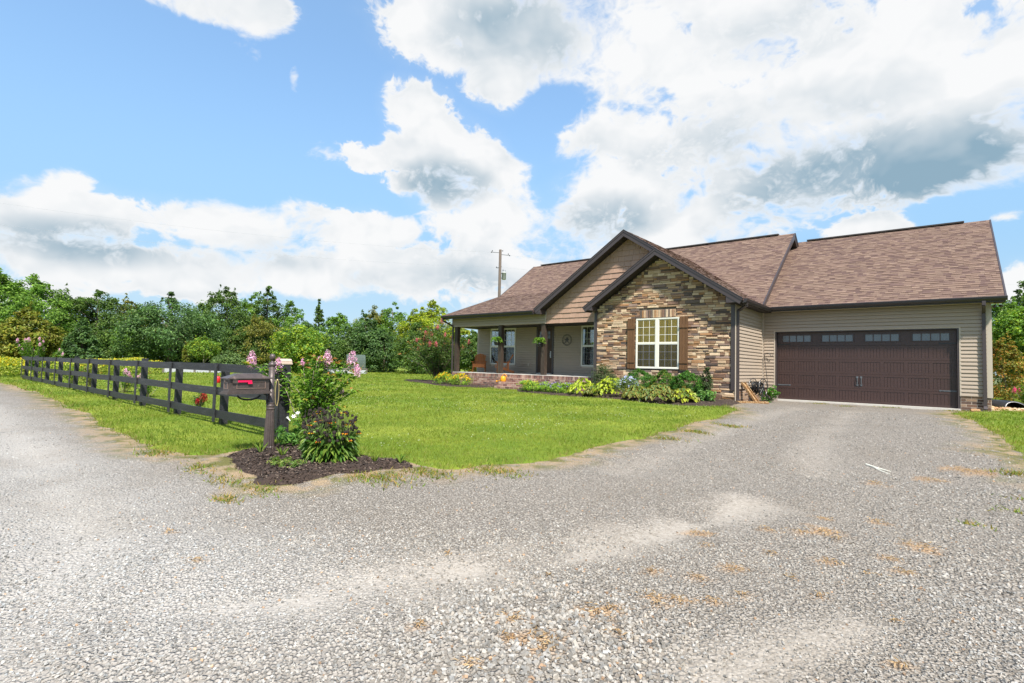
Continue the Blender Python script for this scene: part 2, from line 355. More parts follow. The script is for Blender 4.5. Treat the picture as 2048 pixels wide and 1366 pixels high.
# gravel: crushed limestone with dusty ruts, dirt and moss towards the verge
TRACK3 = [(-1.2,7.5),(-1.5,9.5),(-1.7,13),(-1.8,17)]
TRACK4 = [(-3.1,6.0),(-3.2,9),(-3.3,13),(-3.2,17)]
TRACK5 = [(-2.2,-.2),(-4.5,.9),(-9,1.25),(-30,1.4)]
TRACK6 = [(-2.4,-1.4),(-5,-.8),(-10,-.5),(-30,-.2)]
TRACK = [(-3.6,.35),(-2.9,1.2),(-2.5,1.95),(-2.3,2.46),(-1.93,3.31),(-1.62,4.4),(-1.45,5.4)]
TRACK2 = [(-.75,2.3),(-.35,3.2)]
ORANGE = [(-1.47,2.03,.10),(-1.60,1.70,.05),(-1.70,2.10,.06),(-1.42,2.5,.07),(-1.38,2.56,.04),(-1.51,4.25,.08),(-.89,4.75,.07),(-.74,4.9,.10),(-.66,4.78,.06),(-.14,5.07,.09),(-1.2,3.3,.05),(-1.05,3.6,.06),(-1.3,2.85,.06),(-1.22,2.78,.04),(-.6,4.2,.06),(-.95,4.1,.05),(-1.1,4.6,.06),(-1.35,3.9,.04),(-.3,4.6,.06),(-1.25,2.35,.04),(-.45,5.6,.08),(-1.6,1.95,.03),(-.9,3.2,.035),(-.1,8.2,.12),(.25,9.0,.2),(-.6,7.4,.09),(-2.0,1.75,.03),(-3.6,1.3,.04),(-4.4,1.4,.035),(-5.2,2.1,.07),(-1.15,2.9,.05),(-.2,3.4,.04),(-.75,3.7,.045),(-.55,3.5,.04),(-1.0,3.0,.035),(-.35,4.1,.05),(-.2,4.35,.06),(-1.45,3.2,.04),(-.8,5.3,.05),(-1.9,2.7,.03),(-2.6,2.5,.03),(-.15,2.9,.035)]
def seg_d(pl, X, Y):
    d = np.full(np.shape(X), 1e9)
    for (ax, ay), (bx, by) in zip(pl[:-1], pl[1:]):
        ex, ey = bx-ax, by-ay; t = np.clip(((X-ax)*ex+(Y-ay)*ey)/(ex*ex+ey*ey), 0, 1)
        d = np.minimum(d, np.hypot(X-ax-t*ex, Y-ay-t*ey))
    return d
def gravel_masks(X, Y):
    n = vnoise(X, Y, 1.3, 3)*.6+vnoise(X, Y, 4.1, 5)*.4
    e = np.minimum(np.minimum(-sdf(LAWN, X, Y), -sdf(LAWN_R, X, Y)), -sdf(BED_M, X, Y))
    edge = np.clip(1.25-e/(.16+.75*n), 0, 1)
    edge = np.maximum(edge, np.clip(1-np.hypot((X+6.75)/1.15, (Y-2.75)/.50), 0, 1)*1.8)
    dust = np.clip(1.1-seg_d(TRACK, X, Y)/(.14+.50*n), 0, 1)*sst(.34, .68, n+.06)
    dust = np.maximum(dust, np.clip(1-seg_d(TRACK2, X, Y)/(.10+.3*n), 0, 1)*.8)
    for tr_, w_, k_ in ((TRACK3, .5, .3), (TRACK4, .45, .3), (TRACK5, .5, .3), (TRACK6, .5, .3)): dust = np.maximum(dust, np.clip(1.15-seg_d(tr_, X, Y)/(w_*(.35+n)), 0, 1)*k_*sst(.25, .6, n+.1))
    orr = np.zeros(np.shape(X))
    for ox, oy, r in ORANGE:
        q = np.hypot((X-ox)/(r*1.25), (Y-oy)/r)+(vnoise(X, Y, 9, 8)-.5)*1.5
        orr = np.maximum(orr, np.clip(1.25-q, 0, 1))
    return np.clip(edge, 0, 1), np.clip(dust, 0, 1), np.clip(orr*1.4, 0, 1)
def gravel_z(X, Y):
    rut = np.zeros(np.shape(X))
    for tr_ in (TRACK, TRACK3, TRACK4, TRACK5, TRACK6):
        d = seg_d(tr_, X, Y); rut += -.022*np.exp(-(d/.22)**2)+.016*np.exp(-((d-.48)/.2)**2)
    return tz(X, Y)+micro(X, Y)+.014*(vnoise(X, Y, 2.2, 9)-.3)+.008*vnoise(X, Y, 6.0, 10)+rut
mgr, b, p, o = newmat('crushed_gravel')
pos = b.n('ShaderNodeNewGeometry').outputs['Position']
at = b.n('ShaderNodeSeparateColor', {0: b.n('ShaderNodeAttribute', attribute_name='col').outputs['Color']}).outputs
def vor(sc):
    v = b.n('ShaderNodeTexVoronoi', {'Vector': pos, 'Scale': sc}); return v
v1, v2 = vor(48.0), vor(110.0)
gv1 = b.n('ShaderNodeSeparateColor', {0: v1.outputs['Color']}).outputs[0]; gv2 = b.n('ShaderNodeSeparateColor', {0: v2.outputs['Color']}).outputs[0]
lum = b.m('ADD', b.m('MULTIPLY', gv1, .55), b.m('MULTIPLY', gv2, .45))
crack = b.ss(v1.outputs['Distance'], .75, .35)
stone = b.mix(lum, (.175,.148,.118), (.40,.36,.31))
stone = b.mix(b.m('MULTIPLY', b.m('MULTIPLY', b.m('SUBTRACT', 1.0, crack), .6), b.m('SUBTRACT', 1.0, at[1])), stone, (.085,.07,.054))  # gaps between stones: brown dirt fill with crevice shade painted in
big = b.noise(pos, .7, 5, .6); sepx = b.n('ShaderNodeSeparateXYZ', {0: pos}).outputs
roadk = b.m('MULTIPLY', b.ss(sepx[1], 2.8, 1.0), b.ss(sepx[0], -.6, -3.6))                                  # the lane is paler and finer than the drive
stone = b.mix(b.m('MULTIPLY', roadk, .45), stone, (.50,.48,.45))
stone = b.mix(b.m('MULTIPLY', b.ss(big, .45, .72), .35), stone, (.21,.175,.135))
stone = b.mix(b.m('MULTIPLY', b.m('MULTIPLY', at[1], b.ss(b.noise(pos, 14, 5, .7), .25, .6)), .38), stone, (.34,.30,.25))
moss = b.mix(b.ss(b.noise(pos, 3.0, 5), .42, .6), (.36,.26,.155), (.15,.14,.04))
stone = b.mix(b.m('MULTIPLY', at[0], b.ss(b.noise(pos, 5, 6, .65), .30, .52)), stone, moss)
stone = b.mix(b.m('MULTIPLY', at[2], .55), stone, b.mix(gv2, (.36,.19,.075), (.52,.33,.16)))
b.link(stone, p.inputs['Base Color']); p.inputs['Roughness'].default_value = .85; p.inputs['Specular IOR Level'].default_value = .25
bn = b.n('ShaderNodeBump', {'Strength': b.m('MULTIPLY', b.m('SUBTRACT', 1.0, b.m('MULTIPLY', at[1], .8)), .9), 'Distance': .02, 'Height': b.m('ADD', b.m('MULTIPLY', crack, .7), b.m('MULTIPLY', gv1, .5))}); b.link(bn.outputs[0], p.inputs['Normal'])
def inview_gravel(X, Y): return (sdf(LAWN, X, Y) < .5) & (sdf(LAWN_R, X, Y) < .5)
xs = np.r_[np.linspace(-64, -10.1, 130), np.arange(-10, 3, .08), np.linspace(3.1, 16, 40)]
ys = np.r_[np.linspace(-14, -1.1, 40), np.arange(-1, 7, .08), np.linspace(7.05, 20.6, 90)]
grid_sheet('gravel_drive', xs, ys, gravel_z, inview_gravel, lambda x, y: np.stack(gravel_masks(x, y), -1), mgr)

# lawns
ml, b, p, o = newmat('lawn_turf')
pos = b.n('ShaderNodeNewGeometry').outputs['Position']
c1 = b.mix(b.ss(b.noise(pos, .55, 5), .35, .65), (.125,.188,.020), (.220,.255,.034))
c1 = b.mix(b.m('MULTIPLY', b.ss(b.noise(pos, 9, 5), .4, .7), .6), c1, (.070,.120,.018))
b.link(c1, p.inputs['Base Color']); p.inputs['Roughness'].default_value = .9; p.inputs['Specular IOR Level'].default_value = .1
bn = b.n('ShaderNodeBump', {'Strength': .8, 'Distance': .03, 'Height': b.noise(pos, 38, 4)}); b.link(bn.outputs[0], p.inputs['Normal'])
def lawn_z(poly):
    def f(X, Y):
        s = sdf(poly, X, Y)+(vnoise(X, Y, 2.2, 1)-.5)*.22+(vnoise(X, Y, 7, 2)-.5)*.09
        return tz(X, Y)+micro(X, Y)+np.clip(s*.22, -.06, .035)+.012*(vnoise(X, Y, 1.1, 6)-.5)
    return f
xs = np.r_[np.linspace(-95, -31, 60), np.arange(-30, -9, .2), np.arange(-9, -3.5, .09)]
ys = np.r_[np.arange(2.0, 6, .09), np.arange(6, 17, .16), np.linspace(17.2, 72, 60)]
grid_sheet('lawn', xs, ys, lawn_z(LAWN), lambda X, Y: sdf(LAWN, X, Y) > -.35, None, ml)
xs = np.r_[np.arange(-.3, 3, .1), np.linspace(3.1, 62, 40)]; ys = np.r_[np.arange(4, 24, .12), np.linspace(24.2, 72, 40)]
grid_sheet('lawn', xs, ys, lawn_z(LAWN_R), lambda X, Y: sdf(LAWN_R, X, Y) > -.35, None, ml)
# mulch beds
mm = mat('bark_mulch', (.038,.024,.017), .95, .5, 30, 1.0, 60, col2=(.10,.065,.045), c2scale=25, c2lo=.55, c2hi=.7)
def bed_z(poly, h):
    def f(X, Y):
        s = sdf(poly, X, Y)+(vnoise(X, Y, 3, 4)-.5)*.16
        return tz(X, Y)+micro(X, Y)+np.clip(s*.45, -.07, h)+.03*(vnoise(X, Y, 5, 7)-.5)
    return f
for poly, h, d in ((BED_M, .075, .05), (BED_A, .10, .12), (BED_B, .10, .12)):
    q = np.array(poly); lo = q.min(0)-.4; hi = q.max(0)+.4
    grid_sheet('mulch_bed', np.arange(lo[0], hi[0], d), np.arange(lo[1], hi[1], d), bed_z(poly, h), lambda X, Y: sdf(poly, X, Y) > -.25, None, mm)

# =================================================================== the house
YG, YS, YP, YB = 20.55, 17.36, 17.65, 19.55          # garage, stone, porch and porch-back wall planes
XR, XL = -5.09, -18.5
house = thing('house', 'single-storey brown house with stone gable, covered porch and attached garage', 'house', (-8.0, 20.5, 0.0))
fy = lambda yw: (lambda s, d, z: (s, yw-d, z))          # wall that faces -y
fx = lambda xw: (lambda s, d, z: (xw+d, s, z))          # wall that faces +x
fxn = lambda xw: (lambda s, d, z: (xw-d, s, z))         # wall that faces -x
EXPO = .1143
def siding(parent, T, s0, s1, z0, z1, holes=(), topf=None):
    z = z0
    while z < z1-.02:
        zt = min(z+EXPO, z1); segs = [(s0, s1)]
        if topf:
            a, b_ = topf(zt); segs = [(max(s0, a), min(s1, b_))]
        for h0, h1, hz0, hz1 in holes:
            if hz0 < zt-.03 and hz1 > z+.03:
                ns = []
                for a, b_ in segs:
                    if h1 <= a or h0 >= b_: ns.append((a, b_)); continue
                    if h0 > a: ns.append((a, h0))
                    if h1 < b_: ns.append((h1, b_))
                segs = ns
        for a, b_ in segs:
            if b_-a < .02: continue
            dj = rnd.uniform(-.002, .002)
            prof = [(0, z+.004), (.032+dj, z-.004), (.034+dj, z+.012), (.024+dj, z+(zt-z)*.5), (.016+dj, z+(zt-z)*.78), (.002, zt-.004), (0, zt)]
            n = len(prof); v = [T(a, d, q) for d, q in prof]+[T(b_, d, q) for d, q in prof]
            f = [(i, i+1, i+1+n, i+n) for i in range(n-1)]+[tuple(range(n-1, -1, -1)), tuple(range(n, 2*n))]
            MB().add(v, f).obj('siding_plank', M['siding'], parent)
        z += EXPO
BRICKC = [(.23,.115,.085),(.27,.15,.115),(.16,.085,.068),(.12,.07,.058),(.31,.19,.15),(.20,.10,.085),(.34,.23,.18)]
BRICKG = [(.20,.115,.075),(.14,.085,.06),(.25,.16,.105),(.10,.065,.05),(.30,.20,.13)]
def bricks(T, s0, s1, z0, z1, L=.244, Hh=.081, pal=BRICKC, depth=.006, soldier=False):
    out = []; row = 0; z = z0
    while z < z1-.02:
        zt = min(z+Hh, z1); s = s0-(.0 if row % 2 == 0 else L/2)
        while s < s1-.01:
            a, b_ = max(s, s0), min(s+L, s1)
            if b_-a > .025:
                c = rnd.choice(pal); k = rnd.uniform(.8, 1.25); dd = depth+rnd.uniform(-.002, .003); gp_ = .008
                x0, x1, q0, q1 = a+gp_, b_-gp_, z+gp_, zt-gp_
                v = [T(x0, -.01, q0), T(x1, -.01, q0), T(x1, -.01, q1), T(x0, -.01, q1), T(x0, dd, q0), T(x1, dd, q0), T(x1, dd, q1), T(x0, dd, q1)]
                out.append((v, [(4, 5, 6, 7), (0, 1, 5, 4), (1, 2, 6, 5), (2, 3, 7, 6), (3, 0, 4, 7)], tuple(min(1, q*k) for q in c)))
            s += L
        z += Hh; row += 1
    return out

# ---- garage walls
GD0, GD1, GDT = -4.60, .36, 2.405
gw = MB()
gw.box(XR+.02, -4.66, YG, YG+.2, -.3, 3.17); gw.box(.42, 1.10, YG, YG+.2, -.3, 3.17); gw.box(-4.66, .42, YG, YG+.2, 2.45, 3.17)
gw.box(.90, 1.10, YG+.2, 30.6, -.3, 3.17)
gwo = gw.obj('garage_wall', M['mortar'], house)
siding(gwo, fy(YG), XR+.08, 1.02, .40, 3.16, [(-4.665, .425, -1, 2.455)])
siding(gwo, fx(1.10), YG+.09, 30.6, .40, 3.16)
pieces('brick', bricks(fy(YG), .425, 1.10, -.165, .40, pal=BRICKG)+bricks(fy(YG), XR, -4.665, -.165, .40, pal=BRICKG), M['brick'], gwo)
pieces('bricks', bricks(fx(1.10), YG, 30.6, -.165, .40, pal=BRICKG), M['brick'], gwo, keep=0)
MB().box(.995, 1.135, YG-.03, YG, .37, 3.16).box(1.10, 1.13, YG, YG+.09, .37, 3.16).obj('corner_post', M['corner'], gwo)
MB().box(-4.685, -4.645, YG-.03, YG, .39, 2.47).box(.405, .445, YG-.03, YG, .39, 2.47).box(-4.645, .405, YG-.03, YG, 2.435, 2.47).obj('door_casing', M['corner'], gwo)
MB().box(-4.645, GD0, YG-.018, YG+.12, -.1, 2.435).box(GD1, .405, YG-.018, YG+.12, -.1, 2.435).box(GD0, GD1, YG-.018, YG+.12, GDT, 2.435).obj('door_jamb', M['dark'], gwo)
MB().box(GD0-.05, GD1+.06, YG-.10, YG+.3, -.15, .012).obj('garage_threshold', M['concrete'], gwo)
# ---- garage door: five sections
gd = MB().box(GD0-.03, GD1+.03, YG+.15, YG+.18, 0, GDT+.03).obj('garage_door', M['doorbrown'], house)
GY = YG+.115; SH = (GDT-.02)/5; PW = (GD1-GD0)/8
pm = MB()
for k in range(6):
    w0 = -PW/2+.055+k*(PW-.11)/6
    pm.box(w0+.004, w0+(PW-.11)/6-.004, .008, .03, -SH/2+.075, SH/2-.075)
pm.box(-PW/2+.055, PW/2-.055, .02, .035, -SH/2+.075, SH/2-.075)
panel_me = pm.mesh('door_panel'); panel_me.materials.append(M['doorbrown'])
for i in range(5):
    z0 = .02+i*SH; z1 = z0+SH-.006
    m = MB()
    if i < 4:
        m.box(GD0+.01, GD1-.01, GY, GY+.035, z0, z0+.072); m.box(GD0+.01, GD1-.01, GY, GY+.035, z1-.072, z1)
        for k in range(9):
            xx = GD0+k*PW; m.box(max(GD0+.01, xx-.052), min(GD1-.01, xx+.052), GY+.001, GY+.034, z0+.072, z1-.072)
        sec = m.obj('door_section', M['doorbrown'], gd)
        for k in range(8): put('door_panel', panel_me, None, sec, loc=(GD0+(k+.5)*PW, GY, (z0+z1)/2))
    else:
        m.box(GD0+.01, GD1-.01, GY, GY+.035, z0, z0+.11); m.box(GD0+.01, GD1-.01, GY, GY+.035, z1-.08, z1)
        WW = (GD1-GD0)/4
        for k in range(5):
            xx = GD0+k*WW; m.box(max(GD0+.01, xx-.13), min(GD1-.01, xx+.13), GY+.001, GY+.034, z0+.11, z1-.08)
        sec = m.obj('door_section', M['doorbrown'], gd)
        for k in range(4):
            a, b_ = GD0+k*WW+.13, GD0+(k+1)*WW-.13; fz0, fz1 = z0+.11, z1-.08
            fr = MB().box(a, a+.035, GY-.012, GY+.02, fz0, fz1).box(b_-.035, b_, GY-.012, GY+.02, fz0, fz1).box(a+.035, b_-.035, GY-.012, GY+.02, fz0, fz0+.03).box(a+.035, b_-.035, GY-.012, GY+.02, fz1-.03, fz1)
            pwid = (b_-a-.07)/4
            for q in range(1, 4): fr.box(a+.035+q*pwid-.012, a+.035+q*pwid+.012, GY-.010, GY+.02, fz0+.03, fz1-.03)
            fr.obj('door_window', M['doorbrown'], gd)
            for q in range(4): MB().box(a+.035+q*pwid+.012, a+.035+(q+1)*pwid-.012, GY+.006, GY+.012, fz0+.03, fz1-.03).obj('pane', M['frost'], sec)
for hx in (-.055, .055):
    cx = (GD0+GD1)/2+hx
    h = MB().box(cx-.012, cx+.012, GY-.012, GY, .60, .88).box(cx-.03, cx+.03, GY-.014, GY-.001, .84, .90).box(cx-.03, cx+.03, GY-.014, GY-.001, .58, .64)
    h.tube([(cx, GY-.012, .86), (cx, GY-.05, .83), (cx, GY-.05, .65), (cx, GY-.012, .62)], .009, 6).obj('pull_handle', M['handle'], gd)
for sgn, x0 in ((1, GD0+.02), (-1, GD1-.02)):
    for zz, mt in ((SH+.05, M['handle']), (4*SH+.07, M['iron'])):
        a = x0; b_ = x0+sgn*.42
        MB().prism_y([(a, zz-.022), (b_-sgn*.05, zz-.013), (b_-sgn*.03, zz-.03), (b_, zz), (b_-sgn*.03, zz+.03), (b_-sgn*.05, zz+.013), (a, zz+.022)][::sgn], GY-.008, GY+.001).obj('strap_hinge', mt, gd)

# ---- return wall between stone gable and garage
rw = MB().box(XR-.2, XR, YS+.03, YG+.2, -.3, 3.17).obj('return_wall', M['mortar'], house)
siding(rw, fx(XR), YS+.06, YG-.045, .40, 3.13)
pieces('bricks', bricks(fx(XR), YS+.02, YG, -.165, .40, pal=BRICKG), M['brick'], rw, keep=0)
MB().box(XR, XR+.008, YS-.05, YS+.045, -.05, 3.13).obj('corner_channel', M['corner'], rw)
MB().box(XR, XR+.045, YG-.05, YG, .39, 3.13).obj('inside_corner', M['corner'], rw)

# ---- stone gable wall
zR = lambda x: 3.26+.667*(-4.75-x)                      # shared right slope of both gables
AX, AXB = -7.66, -9.05                                  # small and big gable apex
zA, zB = zR(AX), zR(AXB)
zLs = lambda x: zA-.667*(AX-x)
zLb = lambda x: zB-.667*(AXB-x)
sw = MB().prism_y([(-10.17,-.3),(XR,-.3),(XR,3.2),(AX,zA-.22),(-10.17,3.2)], YS, YS+.2).obj('stone_wall', M['mortar_dark'], house)
STC = [((.48,.355,.235),5),((.55,.43,.30),5),((.40,.27,.17),4),((.28,.175,.115),3),((.19,.12,.088),3),((.12,.092,.08),2),((.16,.125,.11),2),((.34,.195,.10),2),((.57,.46,.34),1),((.25,.18,.15),2)]
STP = [c for c, k in STC for _ in range(k)]
WX0, WX1, WZ0, WZ1 = -8.53, -6.93, 1.0, 2.79
def stone_piece(x0, x1, z0, z1, T):
    g_ = .0035; x0 += g_; x1 -= g_; z0 += g_; z1 -= g_
    d = rnd.uniform(.012, .042); j = lambda a: rnd.uniform(-a, a); i_ = min(.010, (z1-z0)*.2)
    v = [T(x0, -.005, z0), T(x1, -.005, z0), T(x1, -.005, z1), T(x0, -.005, z1)]
    v += [T(x0, d*.65+j(.004), z0), T(x1, d*.65+j(.004), z0), T(x1, d*.65+j(.004), z1), T(x0, d*.65+j(.004), z1)]
    v += [T(x0+i_, d+j(.007), z0+i_), T(x1-i_, d+j(.007), z0+i_), T(x1-i_, d+j(.007), z1-i_), T(x0+i_, d+j(.007), z1-i_)]
    f = [(8, 9, 10, 11)]
    for q in (0, 4):
        f += [(q, q+1, q+5, q+4), (q+1, q+2, q+6, q+5), (q+2, q+3, q+7, q+6), (q+3, q, q+4, q+7)]
    c = tuple(p_*q_ for p_, q_ in zip(rnd.choice(STP), (1.0, .95, .90))); k = rnd.uniform(.80, 1.18)
    return (v, f, tuple(min(.9, q*k) for q in c))
def gable_lim(z):
    a, b_ = -10.165, XR-.012
    if z > 3.05: a = max(a, AX-(zA-.24-z)/.667); b_ = min(b_, -4.75-(z+.24-3.26)/.667)
    return a, b_
sp = []; z = -.10
while z < zA-.30:
    h = rnd.choice((.065, .075, .08, .09, .10, .12)); a, b_ = gable_lim(z+h); s = a-rnd.uniform(0, .15)
    while s < b_:
        L = rnd.choice((.12, .16, .2, .24, .3, .36, .44))*rnd.uniform(.85, 1.2); x0, x1 = max(a, s), min(b_, s+L); s += L
        parts_ = [(x0, x1)]
        if z+h > WZ0-.02 and z < WZ1+.30:
            lo, hi = (WX0-.02, WX1+.02) if z < WZ1 else (WX0+.12, WX1-.12)
            if z+h > WZ1 and z < WZ1: lo, hi = WX0-.02, WX1+.02
            parts_ = []
            if x0 < lo: parts_.append((x0, min(x1, lo)))
            if x1 > hi: parts_.append((max(x0, hi), x1))
        for q0, q1 in parts_:
            if q1-q0 > .03:
                if h > .085 and rnd.random() < .45:
                    zm = z+h*rnd.uniform(.4, .6); sp += [stone_piece(q0, q1, z, zm, fy(YS)), stone_piece(q0, q1, zm, z+h, fy(YS))]
                else: sp.append(stone_piece(q0, q1, z, z+h, fy(YS)))
    z += h
x = WX0+.13
while x < WX1-.14:
    wd = rnd.uniform(.05, .09); sp.append(stone_piece(x, min(x+wd, WX1-.12), WZ1+.02, WZ1+.29, fy(YS))); x += wd
def sp_area(q):
    v = q[0]; return -abs(v[1][0]-v[0][0])*abs(v[3][2]-v[0][2])
pieces('stone', sp, M['stone'], sw, 300, sp_area, 'stones')
MB().box(-5.215, -5.10, YS-.062, YS-.004, .36, 3.14).obj('corner_board', M['dark'], sw)
MB().box(-10.275, -10.165, YS-.05, YS+.32, .0, 3.14).obj('corner_board', M['dark'], sw)
MB().box(-10.305, -10.275, YS-.02, YS+.32, .0, 3.14).obj('corner_channel', M['corner'], sw)
v_ = MB().box(-6.50, -6.10, YS-.055, YS-.01, .26, .46)
v_.obj('foundation_vent', M['iron'], sw)
vm = MB()
for k in range(9): vm.box(-6.475+k*.042, -6.455+k*.042, YS-.064, YS-.055, .28, .44)
vm.obj('vent_grille', M['handle'], sw)

# ---- windows
def window(parent, yw, x0, x1, z0, z1, units, back, gm, front=.055, screen=True, blinds=False, fr=M['white']):
    """double-hung units side by side on a wall that faces -y"""
    w_ = MB(); f_ = .045
    w_.box(x0, x0+f_, yw-front, yw, z0, z1).box(x1-f_, x1, yw-front, yw, z0, z1).box(x0+f_, x1-f_, yw-front, yw, z0, z0+f_).box(x0+f_, x1-f_, yw-front, yw, z1-f_, z1)
    W = (x1-x0)/units
    for k in range(1, units): w_.box(x0+k*W-.06, x0+k*W+.06, yw-front, yw, z0+f_, z1-f_)
    wo = w_.obj('window', fr, parent)
    MB().box(x0+f_, x1-f_, yw-.006, yw-.002, z0+f_, z1-f_).obj('dark_room_sheet', M['interior'], wo)  # near-black sheet stands in for the darkness of the unlit room
    for k in range(units):
        a = x0+k*W+(f_ if k == 0 else .06); b_ = x0+(k+1)*W-(f_ if k == units-1 else .06)
        zm = (z0+z1)/2
        s_ = MB().box(a, b_, yw-front+.008, yw-.02, zm-.025, zm+.025)
        for zz0, zz1 in ((z0+f_, zm-.025), (zm+.025, z1-f_)):
            s_.box(a, a+.018, yw-front+.012, yw-.02, zz0, zz1).box(b_-.018, b_, yw-front+.012, yw-.02, zz0, zz1).box(a+.018, b_-.018, yw-front+.012, yw-.02, zz0, zz0+.02).box(a+.018, b_-.018, yw-front+.012, yw-.02, zz1-.02, zz1)
        s_.obj('sash', fr, wo)
        g_ = MB()
        for zz0, zz1 in ((z0+f_, zm-.025), (zm+.025, z1-f_)):
            for q in (1, 2):
                xx = a+(b_-a)*q/3; g_.box(xx-.007, xx+.007, yw-front+.022, yw-front+.028, zz0, zz1)
                zz = zz0+(zz1-zz0)*q/3; g_.box(a, b_, yw-front+.0225, yw-front+.0275, zz-.007, zz+.007)
            MB().box(a+.018, b_-.018, yw-front+.030, yw-front+.033, zz0+.02, zz1-.02).obj('pane', gm, wo)
        g_.obj('muntin', fr, wo)
        if back is not None:                                         # hanging curtain with folds
            n = 60; V = []; F = []
            for i in range(n+1):
                xx = a+(b_-a)*i/n; yy = yw-.012-.004*math.sin(i*1.05+k*2)-.003*math.sin(i*.41)
                V += [(xx, yy, z0+f_), (xx, yy, z1-f_)]
            F = [(2*i, 2*i+2, 2*i+3, 2*i+1) for i in range(n)]
            MB().add(V, F).obj('curtain', back, wo, smooth=True)
        if blinds:
            bl = MB(); zz = z0+f_+.01
            while zz < z1-f_-.02: bl.box(a+.02, b_-.02, yw-.017, yw-.009, zz, zz+.012); zz += .034
            bl.obj('blind', M['blind'], wo)
        if screen: MB().box(a, b_, yw-front+.016, yw-front+.0165, z0+f_, zm-.025).obj('insect_screen', M['screen'], wo)
    return wo
ms, b, p, o = newmat('insect_screen_mesh')
tp = b.n('ShaderNodeBsdfTransparent'); df = b.n('ShaderNodeBsdfDiffuse', {'Color': (.05,.05,.05,1)}); mx = b.n('ShaderNodeMixShader', {0: .30})
b.link(tp.outputs[0], mx.inputs[1]); b.link(df.outputs[0], mx.inputs[2]); b.link(mx.outputs[0], o.inputs[0]); M['screen'] = ms
window(house, YS, WX0, WX1, WZ0, WZ1, 2, M['curtain'], M['glass'])
for a, b_ in ((-8.855, -8.56), (-6.905, -6.61)):
    sh = MB().box(a+.01, b_-.01, YS-.062, YS-.05, .985, 2.805).obj('shutter', M['shutterwood'], house)
    for k in range(3):
        q = (b_-a)/3; MB().box(a+k*q+.004, a+(k+1)*q-.004, YS-.085, YS-.062, .98+rnd.uniform(0, .01), 2.81-rnd.uniform(0, .01)).obj('board', M['shutterwood'], sh)
    for zz in (1.25, 2.47): MB().box(a, b_, YS-.108, YS-.085, zz-.05, zz+.05).obj('batten', M['shutterwood'], sh)

# ---- porch
pf = MB().box(XL+.05, -10.28, YP+.012, YB, .53, .616).obj('porch_floor', M['concrete'], house)
pw_ = MB().box(XL+.10, -10.30, YP, YP+.2, -.3, .529).box(XL+.10, XL+.30, YP+.2, YB, -.3, .53).obj('porch_brick_wall', M['mortar'], house)
pb = bricks(fy(YP), XL+.10, -10.30, -.12, .447)+bricks(fy(YP), XL+.10, -10.30, .447, .600, L=.085, Hh=.16)+bricks(fxn(XL+.10), YP, YB, -.12, .528)
pieces('bricks', pb, M['brick'], pw_, keep=0)
stp = MB(); sb_ = []
for (y0, y1, zt, zb) in ((17.36, YP, .441, -.3), (17.08, 17.36, .272, -.3), (16.80, 17.08, .097, -.3)):
    stp.box(-14.88, -13.25, y0, y1, zb, zt)
for y0, z0, z1, yb_ in ((17.36, .272, .441, YP), (17.08, .097, .272, 17.36), (16.80, -.09, .097, 17.08)):
    sb_ += bricks(fy(y0), -14.88, -13.25, z0, z1, Hh=(z1-z0)/2); sb_ += bricks(fx(-13.25), y0, yb_, -.09, z1, Hh=.085)
    sb_ += bricks(lambda s, d, z, zt=z1: (s, z, zt+d), -14.88, -13.25, y0, yb_, L=.244, Hh=.094)
so = stp.obj('porch_steps', M['mortar'], house); pieces('bricks', sb_, M['brick'], so, keep=0)
bw = MB().box(XL, -10.3, YB, YB+.2, -.3, 2.95).box(XL, XL+.2, YB+.2, 29.3, -.3, 3.3).obj('porch_back_wall', M['mortar'], house)
PH = [(-17.61, -15.96, 1.0, 2.82), (-14.70, -13.70, .0, 2.84), (-12.23, -11.41, 1.0, 2.82)]
siding(bw, fy(YB), XL+.07, -10.3, .616, 2.80, PH)
siding(bw, fxn(XL), YB+.07, 29.3, .0, 3.2)
MB().box(XL-.03, XL+.07, YB-.03, YB, .616, 2.8).box(XL-.03, XL, YB, YB+.07, .0, 2.8).obj('corner_post', M['corner'], bw)
window(bw.parent, YB, -17.60, -15.97, 1.02, 2.81, 2, None, M['glass_dark'])
window(bw.parent, YB, -12.22, -11.42, 1.02, 2.81, 1, None, M['glass_dark'], blinds=True)
ed = MB().box(-14.60, -13.80, YB-.03, YB, .68, 2.74).obj('entry_door', M['entrywood'], house)
MB().box(-14.70, -14.60, YB-.045, YB, .62, 2.84).box(-13.80, -13.70, YB-.045, YB, .62, 2.84).box(-14.60, -13.80, YB-.045, YB, 2.74, 2.84).obj('door_frame', M['dark'], ed)
MB().box(-14.62, -13.78, YB-.12, YB-.03, .616, .665).obj('threshold', M['concrete'], ed)
em = MB()
for a, b_ in ((-14.53, -14.33), (-14.29, -14.11), (-14.07, -13.87)): em.box(a, b_, YB-.042, YB-.03, .95, 2.08)
em.box(-14.53, -13.87, YB-.042, YB-.03, .76, .90).box(-14.58, -13.82, YB-.055, YB-.03, 2.16, 2.22)
em.obj('door_panel', M['entrywood'], ed)
for k in range(3):
    for q in range(2): MB().box(-14.50+k*.205, -14.325+k*.205, YB-.036, YB-.03, 2.27+q*.18, 2.42+q*.18).obj('door_lite', M['frost'], ed)
MB().tube([(-13.86, YB-.05, 1.62), (-13.86, YB-.09, 1.60), (-13.86, YB-.09, 1.44), (-13.86, YB-.05, 1.42)], .012, 6).box(-13.885, -13.835, YB-.05, YB-.03, 1.38, 1.68).obj('door_handle', M['brass'], ed)
MB().box(-15.19, -15.09, YB-.05, YB-.016, .97, 1.11).obj('outlet_cover', M['corner'], bw)
MB().box(XL+.02, -10.28, 17.72, YB, 2.81, 2.84).obj('porch_ceiling', M['soffit'], house)
